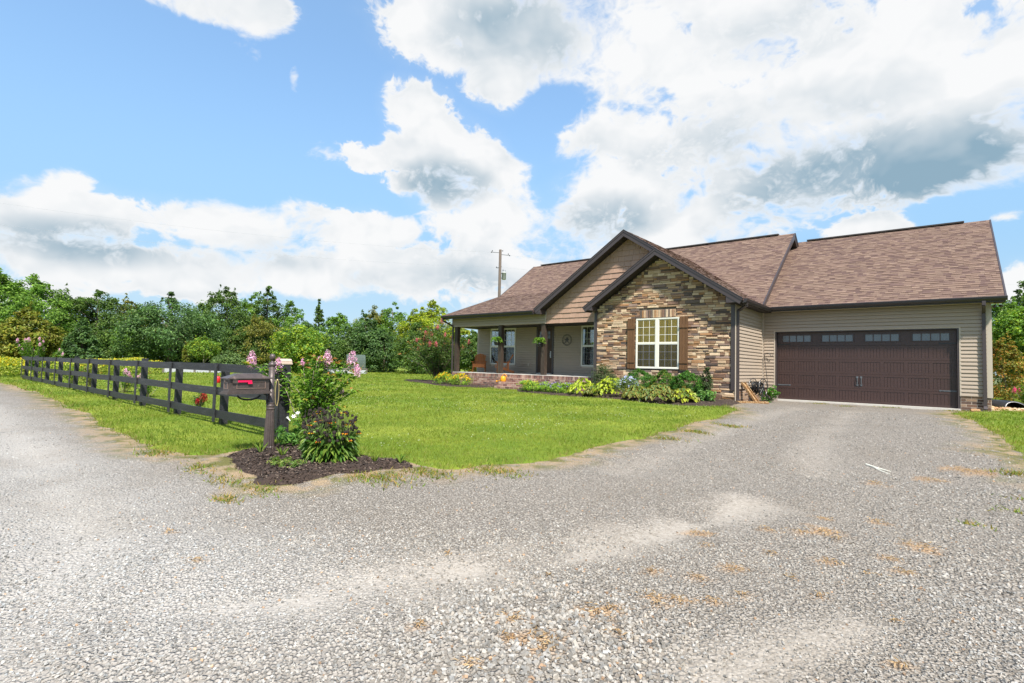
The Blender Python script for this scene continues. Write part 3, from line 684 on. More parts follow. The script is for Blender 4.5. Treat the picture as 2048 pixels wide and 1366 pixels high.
for x0 in (-18.32, -15.49, -13.07): MB().box(x0, x0+.19, 17.68, 17.87, .616, 2.80).obj('porch_post', M['postwood'], house)
bm = MB().box(XL, -12.83, 17.68, 17.88, 2.80, 3.24).box(XL, XL+.2, 17.88, YB, 2.80, 3.24).obj('porch_beam', M['corner'], house)
siding(bm, fy(17.68), XL, -12.84, 2.80, 3.22)
siding(bm, fxn(XL), 17.68, YB, 2.80, 3.22)
# ---- shake gable
sg = MB().prism_y([(-12.84,2.785),(-10.15,2.785),(-5.3,2.785),(-5.3,3.4),(AXB,zB-.16),(-12.84,3.36)], 17.70, 17.9).obj('shake_gable_wall', M['shake'], house)
z = 2.785
while z < zB-.3:
    h = .205; a = max(-12.82, AXB-(zB-.16-z-h)/.667); b_ = min(-5.4, AXB+(zB-.16-z-h)/.667)
    s = a-rnd.uniform(0, .2)
    while s < b_:
        L = rnd.choice((.13, .17, .22, .28))*rnd.uniform(.9, 1.15); x0, x1 = max(a, s), min(b_, s+L); s += L
        if x1-x0 < .03 or (x0 > -10.1 and z+h < zLs(min(x1, AX))-.1): continue
        zb = z+rnd.uniform(-.006, .006); d = rnd.uniform(.026, .034)
        v = [(x0+.0025, 17.70, zb), (x1-.0025, 17.70, zb), (x1-.0025, 17.70-d, zb), (x0+.0025, 17.70-d, zb), (x0+.0025, 17.70, z+h), (x1-.0025, 17.70, z+h), (x1-.0025, 17.694, z+h), (x0+.0025, 17.694, z+h)]
        MB().add(v, [(0, 3, 2, 1), (3, 7, 6, 2), (0, 4, 7, 3), (1, 2, 6, 5), (4, 5, 6, 7)]).obj('shake', M['shake'], sg)
    z += h
MB().box(-12.87, -12.835, 17.655, 17.70, 2.78, 3.3).obj('edge_channel', M['corner'], sg)
MB().box(-12.83, -10.31, 17.72, 17.76, 2.76, 2.785).obj('gable_bottom_trim', M['soffit'], sg)

# ---- roofs
SHC = [(.215,.143,.108),(.198,.130,.099),(.228,.153,.116),(.168,.108,.087),(.183,.119,.094),(.238,.162,.122),(.148,.094,.079),(.206,.136,.103)]
def roof(name, poly, zf, thick=.06):
    n = len(poly); m = MB()
    m.add([(x, y, zf(x, y)) for x, y in poly]+[(x, y, zf(x, y)-thick) for x, y in poly],
          [tuple(range(n)), tuple(range(2*n-1, n-1, -1))]+[(i+n, (i+1) % n+n, (i+1) % n, i) for i in range(n)])
    return m.obj(name, M['roofbase'], house)
def shingles(parent, O, S, T, poly2, keep, expo=.143, inset=.0):
    """tabs over a polygon given in (s, t) plane coordinates; S along the eave, T up the slope"""
    O, S, T = Vector(O), Vector(S).normalized(), Vector(T).normalized(); N = S.cross(T).normalized()
    if N.z < 0: N = -N
    ts = [q[1] for q in poly2]; t = min(ts); out_ = []; row = 0
    while t < max(ts)-.04:
        tm = t+.03; xs_ = []
        for i in range(len(poly2)):
            (a0, t0), (a1, t1) = poly2[i], poly2[(i+1) % len(poly2)]
            if (t0 <= tm) != (t1 <= tm): xs_.append(a0+(a1-a0)*(tm-t0)/(t1-t0))
        xs_.sort()
        for a, b_ in zip(xs_[::2], xs_[1::2]):
            s = a-rnd.uniform(0, .3)
            drift = rnd.uniform(.97, 1.03)
            while s < b_:
                L = rnd.uniform(.10, .26); x0, x1 = max(a, s), min(b_, s+L); s += L
                if x1-x0 < .015: continue
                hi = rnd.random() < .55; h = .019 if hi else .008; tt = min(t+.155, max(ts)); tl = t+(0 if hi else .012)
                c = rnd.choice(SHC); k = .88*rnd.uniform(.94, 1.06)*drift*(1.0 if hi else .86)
                q = lambda ss_, tt_, hh: O+S*ss_+T*tt_+N*hh
                v = [q(x0, tl, 0), q(x1, tl, 0), q(x1, tl, h), q(x0, tl, h), q(x0, tt, 0), q(x1, tt, 0), q(x1, tt, .003), q(x0, tt, .003)]
                out_.append((v, [(0, 1, 2, 3), (3, 2, 6, 7), (0, 3, 7, 4), (1, 5, 6, 2)], tuple(q_*k for q_ in c)))
        t += expo; row += 1
    pieces('shingle', out_, M['shingle'], parent, keep, lambda q: (q[0][0]-Vector((0, 0, 1))).length, 'shingles')
def plane_y(y0, z0, m):            # roof plane rising with y
    return lambda x, y: z0+m*(y-y0)
def to_st(poly, x0, y0, m): k = math.sqrt(1+m*m); return [(x-x0, (y-y0)*k) for x, y in poly]
GM, GRY = .63, 25.60; zgar = plane_y(20.13, 3.29, GM); GRZ = zgar(0, GRY)
gp_ = [(XR+.05, 20.13), (1.39, 20.13), (1.39, GRY), (XR+.05, GRY)]
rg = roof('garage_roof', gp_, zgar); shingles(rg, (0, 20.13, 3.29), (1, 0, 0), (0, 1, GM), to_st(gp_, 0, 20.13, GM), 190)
roof('garage_rear_roof', [(XR+.05, GRY), (1.39, GRY), (1.39, 31.0), (XR+.05, 31.0)], lambda x, y: GRZ-GM*(y-GRY))
MRY, MRZ, MM_ = 24.52, 6.91, .70; zmain = lambda x, y: MRZ-MM_*(MRY-y)
YBK = 21.43; zbk = zmain(0, YBK); PMS = (zbk-3.32)/(YBK-17.23); zpor = plane_y(17.23, 3.32, PMS)
yv = lambda z: MRY-(MRZ-z)/MM_
mp_ = [(-18.73, YBK), (AXB-(zB-zbk)/.667, YBK), (AXB, yv(zB)), (-4.80, yv(zR(-4.80))), (-4.80, MRY), (-18.73, MRY)]
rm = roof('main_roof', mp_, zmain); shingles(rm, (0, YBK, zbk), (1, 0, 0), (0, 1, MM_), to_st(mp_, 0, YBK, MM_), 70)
roof('main_rear_roof', [(-18.73, MRY), (-4.80, MRY), (-4.80, 30.2), (-18.73, 30.2)], lambda x, y: MRZ-MM_*(y-MRY))
xv = lambda z: AXB-(zB-z)/.667
pp_ = [(-18.73, 17.23), (-13.17, 17.23), (xv(3.40), 17.23+.08/PMS), (xv(zbk), YBK), (-18.73, YBK)]
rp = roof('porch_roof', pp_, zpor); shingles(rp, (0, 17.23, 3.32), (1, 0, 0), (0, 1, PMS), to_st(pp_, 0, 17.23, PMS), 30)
rr_poly = [(-4.74, 16.94), (AX, 16.94), (AX, 17.28), (AXB, 17.28), (AXB, yv(zB)), (-4.74, yv(zR(-4.74)))]
rr = roof('gable_right_roof', rr_poly, lambda x, y: zR(x))
k_ = math.sqrt(1+.667**2)
shingles(rr, (-4.74, 0, zR(-4.74)), (0, 1, 0), (-1, 0, .667), [(y, (-4.74-x)*k_) for x, y in rr_poly], 10)
rl = roof('small_gable_left_roof', [(-10.57, 16.94), (AX, 16.94), (AX, 17.70), (-10.57, 17.70)], lambda x, y: zLs(x))
shingles(rl, (-10.57, 0, zLs(-10.57)), (0, 1, 0), (1, 0, .667), [(16.94, 0), (17.70, 0), (17.70, (AX+10.57)*k_), (16.94, (AX+10.57)*k_)], 0)
bl_poly = [(-13.19, 17.28), (AXB, 17.28), (AXB, yv(zB)), (xv(zbk), YBK), (-13.19, 17.5)]
rb = roof('big_gable_left_roof', bl_poly, lambda x, y: zLb(x))
shingles(rb, (-13.19, 0, zLb(-13.19)), (0, 1, 0), (1, 0, .667), [(y, (x+13.19)*k_) for x, y in bl_poly], 0)
def ridge(a, b_):
    m = MB(); a, b_ = Vector(a), Vector(b_); m.beam(a+Vector((0, 0, .03)), b_+Vector((0, 0, .03)), .22, .05); m.obj('ridge_vent', M['ridge'], house)
ridge((-18.2, MRY, MRZ), (-5.4, MRY, MRZ)); ridge((-4.5, GRY, GRZ), (.7, GRY, GRZ))
def rake(pts, ydir, wall, name='rake_board'):
    """rake boards along a gable edge: polyline of points on the roof top line; ydir = outward normal of the gable face"""
    o_ = Vector(ydir)
    for i_, (a, b_) in enumerate(zip(pts[:-1], pts[1:])):
        a, b_ = Vector(a)+o_*.0015*i_, Vector(b_)+o_*.0015*i_; d = (b_-a).normalized(); nrm = d.cross(o_).normalized()
        if nrm.z < 0: nrm = -nrm
        m = MB(); c0 = a-nrm*.105; c1 = b_-nrm*.105
        m.obox((c0+c1)/2+o_*.012, (c1-c0)/2, o_*.013, nrm*.095)
        m.obox((a+b_)/2-nrm*.035+o_*.028, (b_-a)/2, o_*.012, nrm*.035)
        m.obox((a+b_)/2+nrm*.004+o_*.03, (b_-a)/2, o_*.022, nrm*.007)
        m.obj(name, M['dark'], house)
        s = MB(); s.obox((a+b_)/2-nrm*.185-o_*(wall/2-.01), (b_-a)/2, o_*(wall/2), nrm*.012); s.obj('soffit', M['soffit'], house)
rake([(-10.57, 16.94, zLs(-10.57)), (AX, 16.94, zA), (-4.74, 16.94, zR(-4.74))], (0, -1, 0), .43)
rake([(-13.19, 17.28, zLb(-13.19)), (AXB, 17.28, zB), (-4.74, 17.28, zR(-4.74))][:2], (0, -1, 0), .42)
rake([(AXB, 17.277, zB), (AX-.1, 17.277, zR(AX-.1))], (0, -1, 0), .42)
rake([(-4.80, yv(3.32), 3.32), (-4.80, MRY, MRZ), (-4.80, 30.2, MRZ-MM_*(30.2-MRY))], (1, 0, 0), .25)
rake([(-18.73, 17.23, 3.32), (-18.73, YBK, zbk), (-18.73, MRY, MRZ), (-18.73, 30.2, MRZ-MM_*(30.2-MRY))], (-1, 0, 0), .25)
rake([(1.39, 20.13, 3.29), (1.39, GRY, GRZ), (1.39, 31.0, GRZ-GM*(31.0-GRY))], (1, 0, 0), .3)
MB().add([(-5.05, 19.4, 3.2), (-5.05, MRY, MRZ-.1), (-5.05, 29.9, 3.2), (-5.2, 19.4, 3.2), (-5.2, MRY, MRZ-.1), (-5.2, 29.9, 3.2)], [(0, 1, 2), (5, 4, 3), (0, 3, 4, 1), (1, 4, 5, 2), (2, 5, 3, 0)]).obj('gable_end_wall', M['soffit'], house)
MB().add([(-18.5, 17.9, 3.24), (-18.5, YBK, zbk-.1), (-18.5, MRY, MRZ-.1), (-18.5, 29.3, 3.3), (-18.35, 17.9, 3.24), (-18.35, YBK, zbk-.1), (-18.35, MRY, MRZ-.1), (-18.35, 29.3, 3.3)], [(3, 2, 1, 0), (4, 5, 6, 7), (0, 1, 5, 4), (1, 2, 6, 5), (2, 3, 7, 6), (3, 0, 4, 7)]).obj('gable_end_wall', M['corner'], house)
MB().add([(1.10, 20.6, 3.17), (1.10, GRY, GRZ-.1), (1.10, 30.6, 3.17), (.95, 20.6, 3.17), (.95, GRY, GRZ-.1), (.95, 30.6, 3.17)], [(0, 1, 2), (5, 4, 3), (0, 3, 4, 1), (1, 4, 5, 2), (2, 5, 3, 0)]).obj('gable_end_wall', M['corner'], house)
MB().box(XL, 1.1, 29.3, 29.4, -.2, 3.2).obj('rear_wall', M['corner'], house)
# eave boxes at the feet of the gables
MB().prism_y([(-10.57, zLs(-10.57)-.02), (-10.52, 3.185), (-10.45, 3.155), (-10.165, 3.145), (-10.165, 3.56)], 16.925, YS+.3).obj('eave_return', M['dark'], house)
MB().prism_y([(-4.74, 3.235), (-4.80, 3.145), (-5.26, 3.145), (-5.26, 3.56)][::-1], 16.925, YS-.03).obj('eave_return', M['dark'], house)
MB().prism_y([(-13.19, zLb(-13.19)-.02), (-13.12, 3.20), (-13.05, 3.165), (-12.845, 3.155), (-12.845, 3.58)], 17.265, 17.70).obj('eave_return', M['dark'], house)
# gutters
def gutter(a, b_, outv):
    """K-style trough from a to b (top back edge), outv = outward"""
    a, b_, o_ = Vector(a), Vector(b_), Vector(outv)
    prof = [(0, 0), (.115, 0), (.122, -.02), (.105, -.035), (.105, -.06), (.07, -.12), (0, -.12)]
    n = len(prof); v = [a+o_*d+Vector((0, 0, z_)) for d, z_ in prof]+[b_+o_*d+Vector((0, 0, z_)) for d, z_ in prof]
    MB().add(v, [(i, (i+1) % n, (i+1) % n+n, i+n) for i in range(n)]+[tuple(range(n-1, -1, -1)), tuple(range(n, 2*n))]).obj('gutter', M['gutter'], house)
gutter((-18.75, 17.235, 3.315), (-13.17, 17.235, 3.315), (0, -1, 0))
gutter((-4.72, 20.135, 3.29), (1.45, 20.135, 3.29), (0, -1, 0))
gutter((-4.745, 16.97, 3.25), (-4.745, 20.05, 3.25), (1, 0, 0))
MB().box(-18.75, -13.17, 17.235, 17.26, 3.15, 3.30).box(-18.75, -12.85, 17.26, 17.68, 3.20, 3.225).obj('fascia', M['gutter'], house)
MB().box(-4.72, 1.39, 20.135, 20.16, 3.135, 3.28).box(-4.72, 1.36, 20.16, 20.55, 3.165, 3.19).obj('fascia', M['gutter'], house)
MB().box(-4.77, -4.745, 16.97, 20.14, 3.11, 3.25).box(-5.09, -4.77, 16.97, 20.55, 3.13, 3.15).obj('fascia', M['soffit'], house)
MB().box(1.10, 1.38, 20.14, 20.9, 3.155, 3.19).obj('soffit_return', M['corner'], house)
# downspouts
def spout(pts, w_=.075, d_=.055, nm='downspout', m_=None, upv=(0, 1, 0)):
    m = MB()
    for a, b_ in zip(pts[:-1], pts[1:]): m.beam(a, b_, w_, d_, upv)
    m.obj(nm, m_ or M['dark'], house)
spout([(.95, 20.08, 3.17), (.95, 20.08, 3.05), (.96, 20.47, 2.86), (.965, 20.47, .12), (.97, 20.40, .03)], .082, .06)
spout([(-4.69, 17.15, 3.13), (-4.70, 17.16, 3.06), (-4.9, 17.36, 2.98), (-5.035, 17.44, 2.93), (-5.035, 17.44, .10), (-4.98, 17.42, -.01), (-4.82, 17.40, -.06)], .07, .07, upv=(1, 0, 0.01))
spout([(-18.68, 17.18, 3.20), (-18.66, 17.20, 3.08), (-18.45, 17.62, 2.86), (-18.40, 17.64, 2.80), (-18.40, 17.64, .05)], .07, .055)
for fx_, fdx in ((1.22, -.05), (1.30, .08)):
    MB().lathe([(.012, 0), (.03, .02), (.045, .09), (.04, .10)], 10).obj('flood_lamp', M['gutter'], house, loc=(fx_, 20.45, 3.07)).rotation_euler = (rad(120), 0, rad(-30 if fdx < 0 else 30))
MB().box(1.18, 1.36, 20.40, 20.52, 3.13, 3.155).obj('flood_lamp_base', M['gutter'], house)
# wall medallion
med = thing('wall_medallion', 'round dark metal medallion hung on the porch siding right of the entry door', 'medallion', (-12.99, YB-.03, 2.19), world=False)
rm_ = MB()
def ringpts(r, n=28): return [(r*math.cos(2*math.pi*k/n), 0, r*math.sin(2*math.pi*k/n)) for k in range(n+1)]
rm_.tube(ringpts(.25), .012, 6).tube(ringpts(.205), .008, 6)
for k in range(16):
    t = 2*math.pi*k/16; rm_.tube([(.205*math.cos(t), 0, .205*math.sin(t)), (.25*math.cos(t+.12), 0, .25*math.sin(t+.12))], .006, 5)
rm_.obj('ring', M['silver'], med)
st_ = MB()
for k in range(5):
    t = math.pi/2+2*math.pi*k/5; c_ = [(.19*math.cos(t), 0, .19*math.sin(t)), (.075*math.cos(t+.63), 0, .075*math.sin(t+.63)), (0, -.03, 0), (.075*math.cos(t-.63), 0, .075*math.sin(t-.63))]
    st_.add(c_, [(0, 3, 2), (0, 2, 1)])
st_.obj('star', M['silver'], med)
# =================================================================== foliage tools
def leaf_arrays(P, Nn, L, Wd, cols, seed=0, along=None):
    """rhombic folded leaves: P centres, Nn normals, L lengths, Wd widths"""
    r = np.random.default_rng(seed); n = len(P)
    Nn = Nn/np.maximum(np.linalg.norm(Nn, axis=1, keepdims=True), 1e-6)
    R = r.normal(size=(n, 3)) if along is None else along
    a = R-(R*Nn).sum(1, keepdims=True)*Nn; a /= np.maximum(np.linalg.norm(a, axis=1, keepdims=True), 1e-6)
    b_ = np.cross(Nn, a); L = np.broadcast_to(np.asarray(L, float), (n,))[:, None]; Wd = np.broadcast_to(np.asarray(Wd, float), (n,))[:, None]
    fold = Nn*Wd*.28
    V = np.stack([P-a*L*.5, P+b_*Wd*.5+fold, P+a*L*.5-Nn*L*.12, P-b_*Wd*.5+fold], 1).reshape(-1, 3)
    i = np.arange(n)[:, None]*4; F = np.concatenate([i+[0, 1, 2], i+[0, 2, 3]], 0)
    return V, F, np.repeat(cols, 4, 0)
def join_arrays(lst):
    Vs, Fs, Cs, k = [], [], [], 0
    for V, F, Cc in lst: Vs.append(V); Fs.append(F+k); Cs.append(Cc); k += len(V)
    return np.concatenate(Vs), np.concatenate(Fs), np.concatenate(Cs)
def pal_cols(r, pal, n, spread=.18):
    pal = np.array(pal); c = pal[r.integers(0, len(pal), n)]*(1+r.normal(size=(n, 1))*spread)
    return np.clip(c, .004, .9)
def crown_arrays(r, c, rx, ry, h, n, leaf, pal, clumps=60, flat=.6, prof=None, ragged=.25, aspect=.55, shell=.55, cs=.30):
    """leaf clumps through a crown volume; base of the crown at c, height h"""
    d = r.normal(size=(clumps, 3)); d /= np.linalg.norm(d, axis=1, keepdims=True)
    rad_ = shell+(1-shell)*r.random(clumps)**.5; rad_ *= 1+r.normal(size=clumps)*ragged*.35
    cc = d*rad_[:, None]; t = np.clip(cc[:, 2]*.5+.5, 0, 1)
    pr = prof(t) if prof else np.ones(clumps)
    cen = np.c_[cc[:, 0]*rx*pr, cc[:, 1]*ry*pr, t*h]
    size = cs*(rx+ry)/2*(.6+.8*r.random(clumps))*np.clip(pr, .45, 1)
    ci = r.integers(0, clumps, n)
    q = r.normal(size=(n, 3)); q /= np.linalg.norm(q, axis=1, keepdims=True); q *= (r.random(n)**.4)[:, None]
    P = cen[ci]+q*size[ci][:, None]*np.array([1, 1, flat])
    out_ = P-np.array([0, 0, h*.45]); out_ /= np.maximum(np.linalg.norm(out_, axis=1, keepdims=True), 1e-6)
    Nn = out_*.45+np.array([0, 0, .55])+q*.5+r.normal(size=(n, 3))*.45
    tint = 1+r.normal(size=(clumps, 1))*.16
    cols = pal_cols(r, pal, n, .16)*tint[ci]
    return leaf_arrays(P+np.array(c), Nn, leaf*(.7+.6*r.random(n)), leaf*aspect*(.7+.6*r.random(n)), np.clip(cols, .004, .9), int(r.integers(1e9)))
M['leaf'] = leafmat('foliage', (2.35, 2.1, 1.6), trans=.40)
M['leaf_thin'] = leafmat('foliage_thin', (1.35, 1.3, 1.2), trans=.42)
M['petal'] = leafmat('petals', trans=.25, rough=.7)
M['bark'] = mat('bark', (.11,.085,.065), .9, .4, 12, .8, 30, stretch=(1,1,.3))
M['barkpale'] = mat('pale_bark', (.30,.25,.19), .9, .3, 12, .6, 30, stretch=(1,1,.3))
G_DARK = [(.036,.074,.022),(.048,.09,.025),(.066,.112,.030),(.032,.062,.022)]
G_BLUE = [(.034,.074,.032),(.046,.094,.038),(.062,.115,.044),(.030,.060,.027)]
G_MID = [(.055,.115,.022),(.075,.145,.028),(.045,.095,.020),(.095,.165,.035)]
G_YEL = [(.105,.15,.016),(.14,.18,.018),(.08,.13,.016),(.165,.195,.022)]
G_OLIVE = [(.075,.09,.024),(.10,.115,.030),(.06,.075,.022),(.13,.13,.035)]
G_AUT = [(.085,.105,.020),(.112,.110,.022),(.07,.10,.022),(.10,.115,.022)]
def tree(name, label, x, y, top, wid, pal, group=None, n=5200, kind='round', leaf=.20, seed=0, cat='tree', trunk=None, low=.12, bark='bark', clumps=135):
    r = np.random.default_rng(seed+101); zb = gz(x, y)-.05; H_ = top-zb
    t = thing(name, label, cat, (x, y, zb), group, world=False)
    prof = {'round': lambda q: np.sin(np.pi*np.clip(q*.86+.12, 0, 1))**.55, 'spire': lambda q: np.clip(1.05-q, .06, 1)**.75,
            'vase': lambda q: np.clip(.35+q*.9, 0, 1)*np.clip(1.6-q, .3, 1), 'bush': lambda q: np.sin(np.pi*np.clip(q*.6+.38, 0, 1))**.5}[kind]
    cr_ = crown_arrays(r, (0, 0, H_*low), wid*.56, wid*.56, H_*(1-low), int(n*1.7), leaf, pal, clumps, .75, prof, .25, shell=.40, cs=.25)
    extra = [cr_]
    for _ in range(5):                                              # stray sprays that break the outline
        a = r.random()*6.28; hh = H_*(.55+.48*r.random()); rr_ = wid*.5*float(prof(np.array([min(1, (hh/H_-low)/(1-low))]))[0])
        extra.append(crown_arrays(r, (rr_*.8*math.cos(a), rr_*.8*math.sin(a), hh-.75), .28, .28, 1.15, 90, leaf*.85, pal, 16, 1.3, lambda q: np.clip(1.1-q, .1, 1), .4, cs=.5))
    V, F, Cc = join_arrays(extra); put('crown', np_mesh('crown', V, F, Cc), M['leaf'], t)
    tr = MB(); R_ = trunk or max(.05, .022*H_)
    tr.tube([(0, 0, -.1), (.05, .02, H_*.3), (-.05, .06, H_*.6), (.02, 0, H_*.9)], [R_, R_*.8, R_*.5, R_*.15], 7)
    for k in range(6):
        a = k*1.05+r.random(); z0 = H_*(.25+.09*k); L = wid*.38*(1-k*.07)
        tr.tube([(0, .03, z0), (L*.5*math.cos(a), L*.5*math.sin(a), z0+L*.35), (L*math.cos(a), L*math.sin(a), z0+L*.75)], [R_*.45, R_*.3, R_*.08], 5)
    tr.obj('trunk', M[bark], t, smooth=True); return t
# ------------------------------------------------------------------ far tree line
TG = 'trees of the far tree line'
TREES = [  # label, x, y, top, width, palette, kind, leaf count
 ('tall green tree cut by the left edge of the photo',-51.8,4.9,7.3,5.0,G_MID,'round',6500),
 ('tall feathery green tree, second from the left edge of the tree line',-55.5,7.3,7.5,5.0,G_MID,'round',6500),
 ('slim dark tree just right of the tall feathery tree at far left',-59.1,10.1,7.2,4.0,G_DARK,'round',5000),
 ('broad dark green tree left of the gap in the tree line',-56.9,11.6,6.9,5.6,G_DARK,'round',6500),
 ('dark olive tree at the left side of the sky gap in the tree line',-58.3,14.2,6.7,4.0,G_OLIVE,'round',5000),
 ('yellowing round tree in front of the left tree line',-45.6,5.8,4.1,3.2,G_AUT,'round',4500),
 ('small blue-green conical tree behind the left part of the fence',-43.2,8.1,3.5,2.4,G_BLUE,'spire',3200),
 ('big dark blue-green tree behind the middle of the fence',-47.8,14.5,6.4,6.4,G_BLUE,'round',7500),
 ('feathery olive tree right of the sky gap in the tree line',-54.0,14.9,5.6,3.2,G_OLIVE,'round',3500),
 ('dark green tree behind the small round sapling',-52.8,18.7,6.3,4.6,G_DARK,'round',5500),
 ('tall ragged dark tree, highest peak behind the mailbox fence bay',-54.0,21.1,8.4,4.9,G_DARK,'round',6000),
 ('green tree between the two highest trees above the mailbox',-55.0,23.9,8.2,4.2,G_MID,'round',5000),
 ('tall narrow dark tree above the mailbox post',-52.6,24.4,8.7,3.4,G_DARK,'round',4200),
 ('mid green round tree right of the tall narrow tree',-51.6,26.5,7.3,4.3,G_MID,'round',5000),
 ('thin ragged dark treetop standing alone above the tree line',-52.1,29.8,8.0,2.4,G_DARK,'spire',2200),
 ('bright yellow-green sumac behind the pink crepe myrtle at the mailbox',-37.1,19.7,3.6,4.6,G_MID+G_YEL[:2],'vase',4200),
 ('green tree above the hooped garden bed, left side',-47.6,29.5,6.2,4.3,G_MID,'round',5000),
 ('blue-green round tree above the hooped garden bed',-43.1,29.6,5.8,3.8,G_BLUE,'round',5000),
 ('olive yellow tree rising behind the row left of the porch',-49.0,34.6,7.5,4.7,G_OLIVE,'round',5000),
 ('upright green tree with a peaked top left of the bright yellow-green tree',-47.8,36.3,8.0,4.2,G_MID,'round',4800),
 ('yellow-green tree left of the brightest tree by the porch',-39.9,33.3,6.5,4.2,G_YEL,'round',5200),
 ('brightest yellow-green tree beside the porch roof corner',-41.9,37.2,7.9,5.0,G_YEL,'round',6000),
 ('yellow-green tree seen through the open porch end',-34.2,33.7,5.3,3.4,G_YEL,'round',4500),
 ('dark green tree low behind the porch corner post',-32.0,33.4,4.1,3.4,G_DARK,'round',4000)]
for i, (lb, x, y, tp_, wd, pal, kd, n) in enumerate(TREES): tree('tree', lb, x, y, tp_*.95, wd, pal, TG, n, kd, .21, i*7, low=.06 if tp_ > 5 else .08)
UL = ['dark green bush at the tree line foot directly behind the hooped net', 'blue-green bush at the tree line foot right of the hooped net', 'olive bush at the tree line foot behind the mailbox lid', 'blue-green bush at the tree line foot behind the round sapling', 'dark bush at the tree line foot right of the round sapling',
      'dark bush at the tree line foot behind the right half of the sumac', 'olive bush behind the middle of the yellow-green sumac', 'dark bush at the tree line foot right of the small conical tree', 'olive bush behind the yellowing round tree at left', 'dark bush left behind the big coral crepe myrtle', 'mid green bush at the tree line foot under the sky gap',
      'low dark bush just left behind the hooped net', 'mid green bush behind the right half of the big coral crepe myrtle', 'dark bush at the very left edge under the tall tree', 'dark bush at the foot of the big blue-green tree', 'taller dark bush behind the olive one at the mailbox lid', 'blue-green bush farthest back behind the sumac', 'mid green bush farther back right of the hooped net', 'dark bush farthest back behind the big coral crepe myrtle']
for i, (x, y, tp_, wd, pal) in enumerate([(-44.0,28.9,4.3,4.0,G_DARK),(-41.4,30.6,4.1,3.9,G_BLUE),(-48.0,21.7,4.8,5.0,G_OLIVE),(-49.5,17.4,3.7,4.4,G_BLUE),(-48.2,19.7,3.7,4.0,G_DARK),(-46.2,25.8,4.1,3.6,G_DARK),(-46.0,24.2,3.6,3.6,G_OLIVE),(-50.5,10.2,3.2,4.0,G_DARK),(-51.5,7.0,2.8,4.2,G_OLIVE),(-36.0,30.2,4.4,3.8,G_DARK),(-52.5,12.8,3.6,4.5,G_MID),(-43.9,28.0,3.2,3.2,G_DARK),(-35.6,32.6,3.6,3.2,G_MID),(-54,4.5,3.2,5.0,G_DARK),(-50,16.0,3.8,4.6,G_DARK),(-49.0,22.0,4.6,5.0,G_DARK),(-47.5,26.5,4.6,5.0,G_BLUE),(-44,32,4.6,5,G_MID),(-39,35,4.4,5,G_DARK)]):
    tree('bush', UL[i], x, y, tp_, wd, pal, 'bushes under the far tree line', 3600, 'bush', .19, 300+i, 'bush', low=.0, trunk=.06)
# right of the garage
RT = 'trees and shrubs right of the garage'
tree('tree', 'tall dark tree at the right edge behind the garage', 3.9, 41.8, 6.4, 3.6, G_DARK, RT, 5200, 'round', .17, 501, low=.2)
tree('tree', 'light green tree beside the garage eave at right', 2.35, 35.9, 4.9, 2.7, G_MID, RT, 5200, 'round', .15, 502, low=.25, bark='barkpale', trunk=.05)
tree('tree', 'green tree with a bare pale trunk right of the garage', 3.05, 33.6, 4.2, 2.5, G_YEL[:1]+G_MID, RT, 4600, 'round', .15, 503, low=.45, bark='barkpale', trunk=.05)
tree('bush', 'olive and rust coloured shrub beside the garage corner', 1.9, 28.6, 2.6, 1.5, G_OLIVE+[(.22,.12,.04)], RT, 3200, 'bush', .09, 504, 'bush', low=0, trunk=.03)
tree('bush', 'dark green shrub at the right edge behind the black pipe', 3.6, 34.9, 2.6, 3.0, G_DARK, RT, 3200, 'bush', .12, 505, 'bush', low=0, trunk=.03)
tree('tree', 'dark tree mass far behind the right garage corner', 6.5, 47, 6.2, 6.0, G_DARK, RT, 5200, 'bush', .22, 506, low=0)
# small specimen trees on the lawn
tree('sapling', 'small round light green sapling on the lawn behind the fence', -42.4, 15.1, 2.6, 2.1, G_YEL[:2]+G_MID, None, 2400, 'round', .12, 601, low=.36, bark='barkpale', trunk=.06)
tree('sapling', 'thin pale sapling beside the small round one', -42.8, 14.1, 2.1, .6, G_YEL[:1]+G_OLIVE, None, 500, 'spire', .13, 602, low=.15, trunk=.03)
tree('bush', 'light grey-green bush above the fence left of the mailbox', -40.6, 16.2, 1.5, 2.2, [(.055,.10,.045),(.08,.125,.055)], None, 2400, 'bush', .14, 603, 'bush', low=0, trunk=.04)
# goldenrod meadow beyond the lawn
r = np.random.default_rng(5); n = 26000
P = np.c_[r.uniform(-47, -34, n), r.uniform(-1, 11.5, n), np.zeros(n)]
P = P[(P[:, 0] < -35.5-.35*np.abs(P[:, 1]-3))]; n = len(P)
hh = (.55+.5*vnoise(P[:, 0], P[:, 1], .35, 3))*r.random(n)**.5; P[:, 2] = tz(P[:, 0], P[:, 1])+hh*1.05
gold = (vnoise(P[:, 0], P[:, 1], .5, 9) > .42) & (hh > .55) & (r.random(n) < .5)
cols = np.where(gold[:, None], pal_cols(r, [(.25,.22,.02),(.20,.21,.02)], n), pal_cols(r, [(.14,.19,.03),(.09,.14,.03),(.19,.22,.06)], n))
V, F, Cc = leaf_arrays(P, r.normal(size=(n, 3))*.6+np.array([.4, -.2, .5]), .17, .08, cols, 4)
put('meadow_weeds', np_mesh('meadow_weeds', V, F, Cc), M['leaf'], kind='stuff', label='tall weeds and goldenrod in flower beyond the lawn', category='meadow')

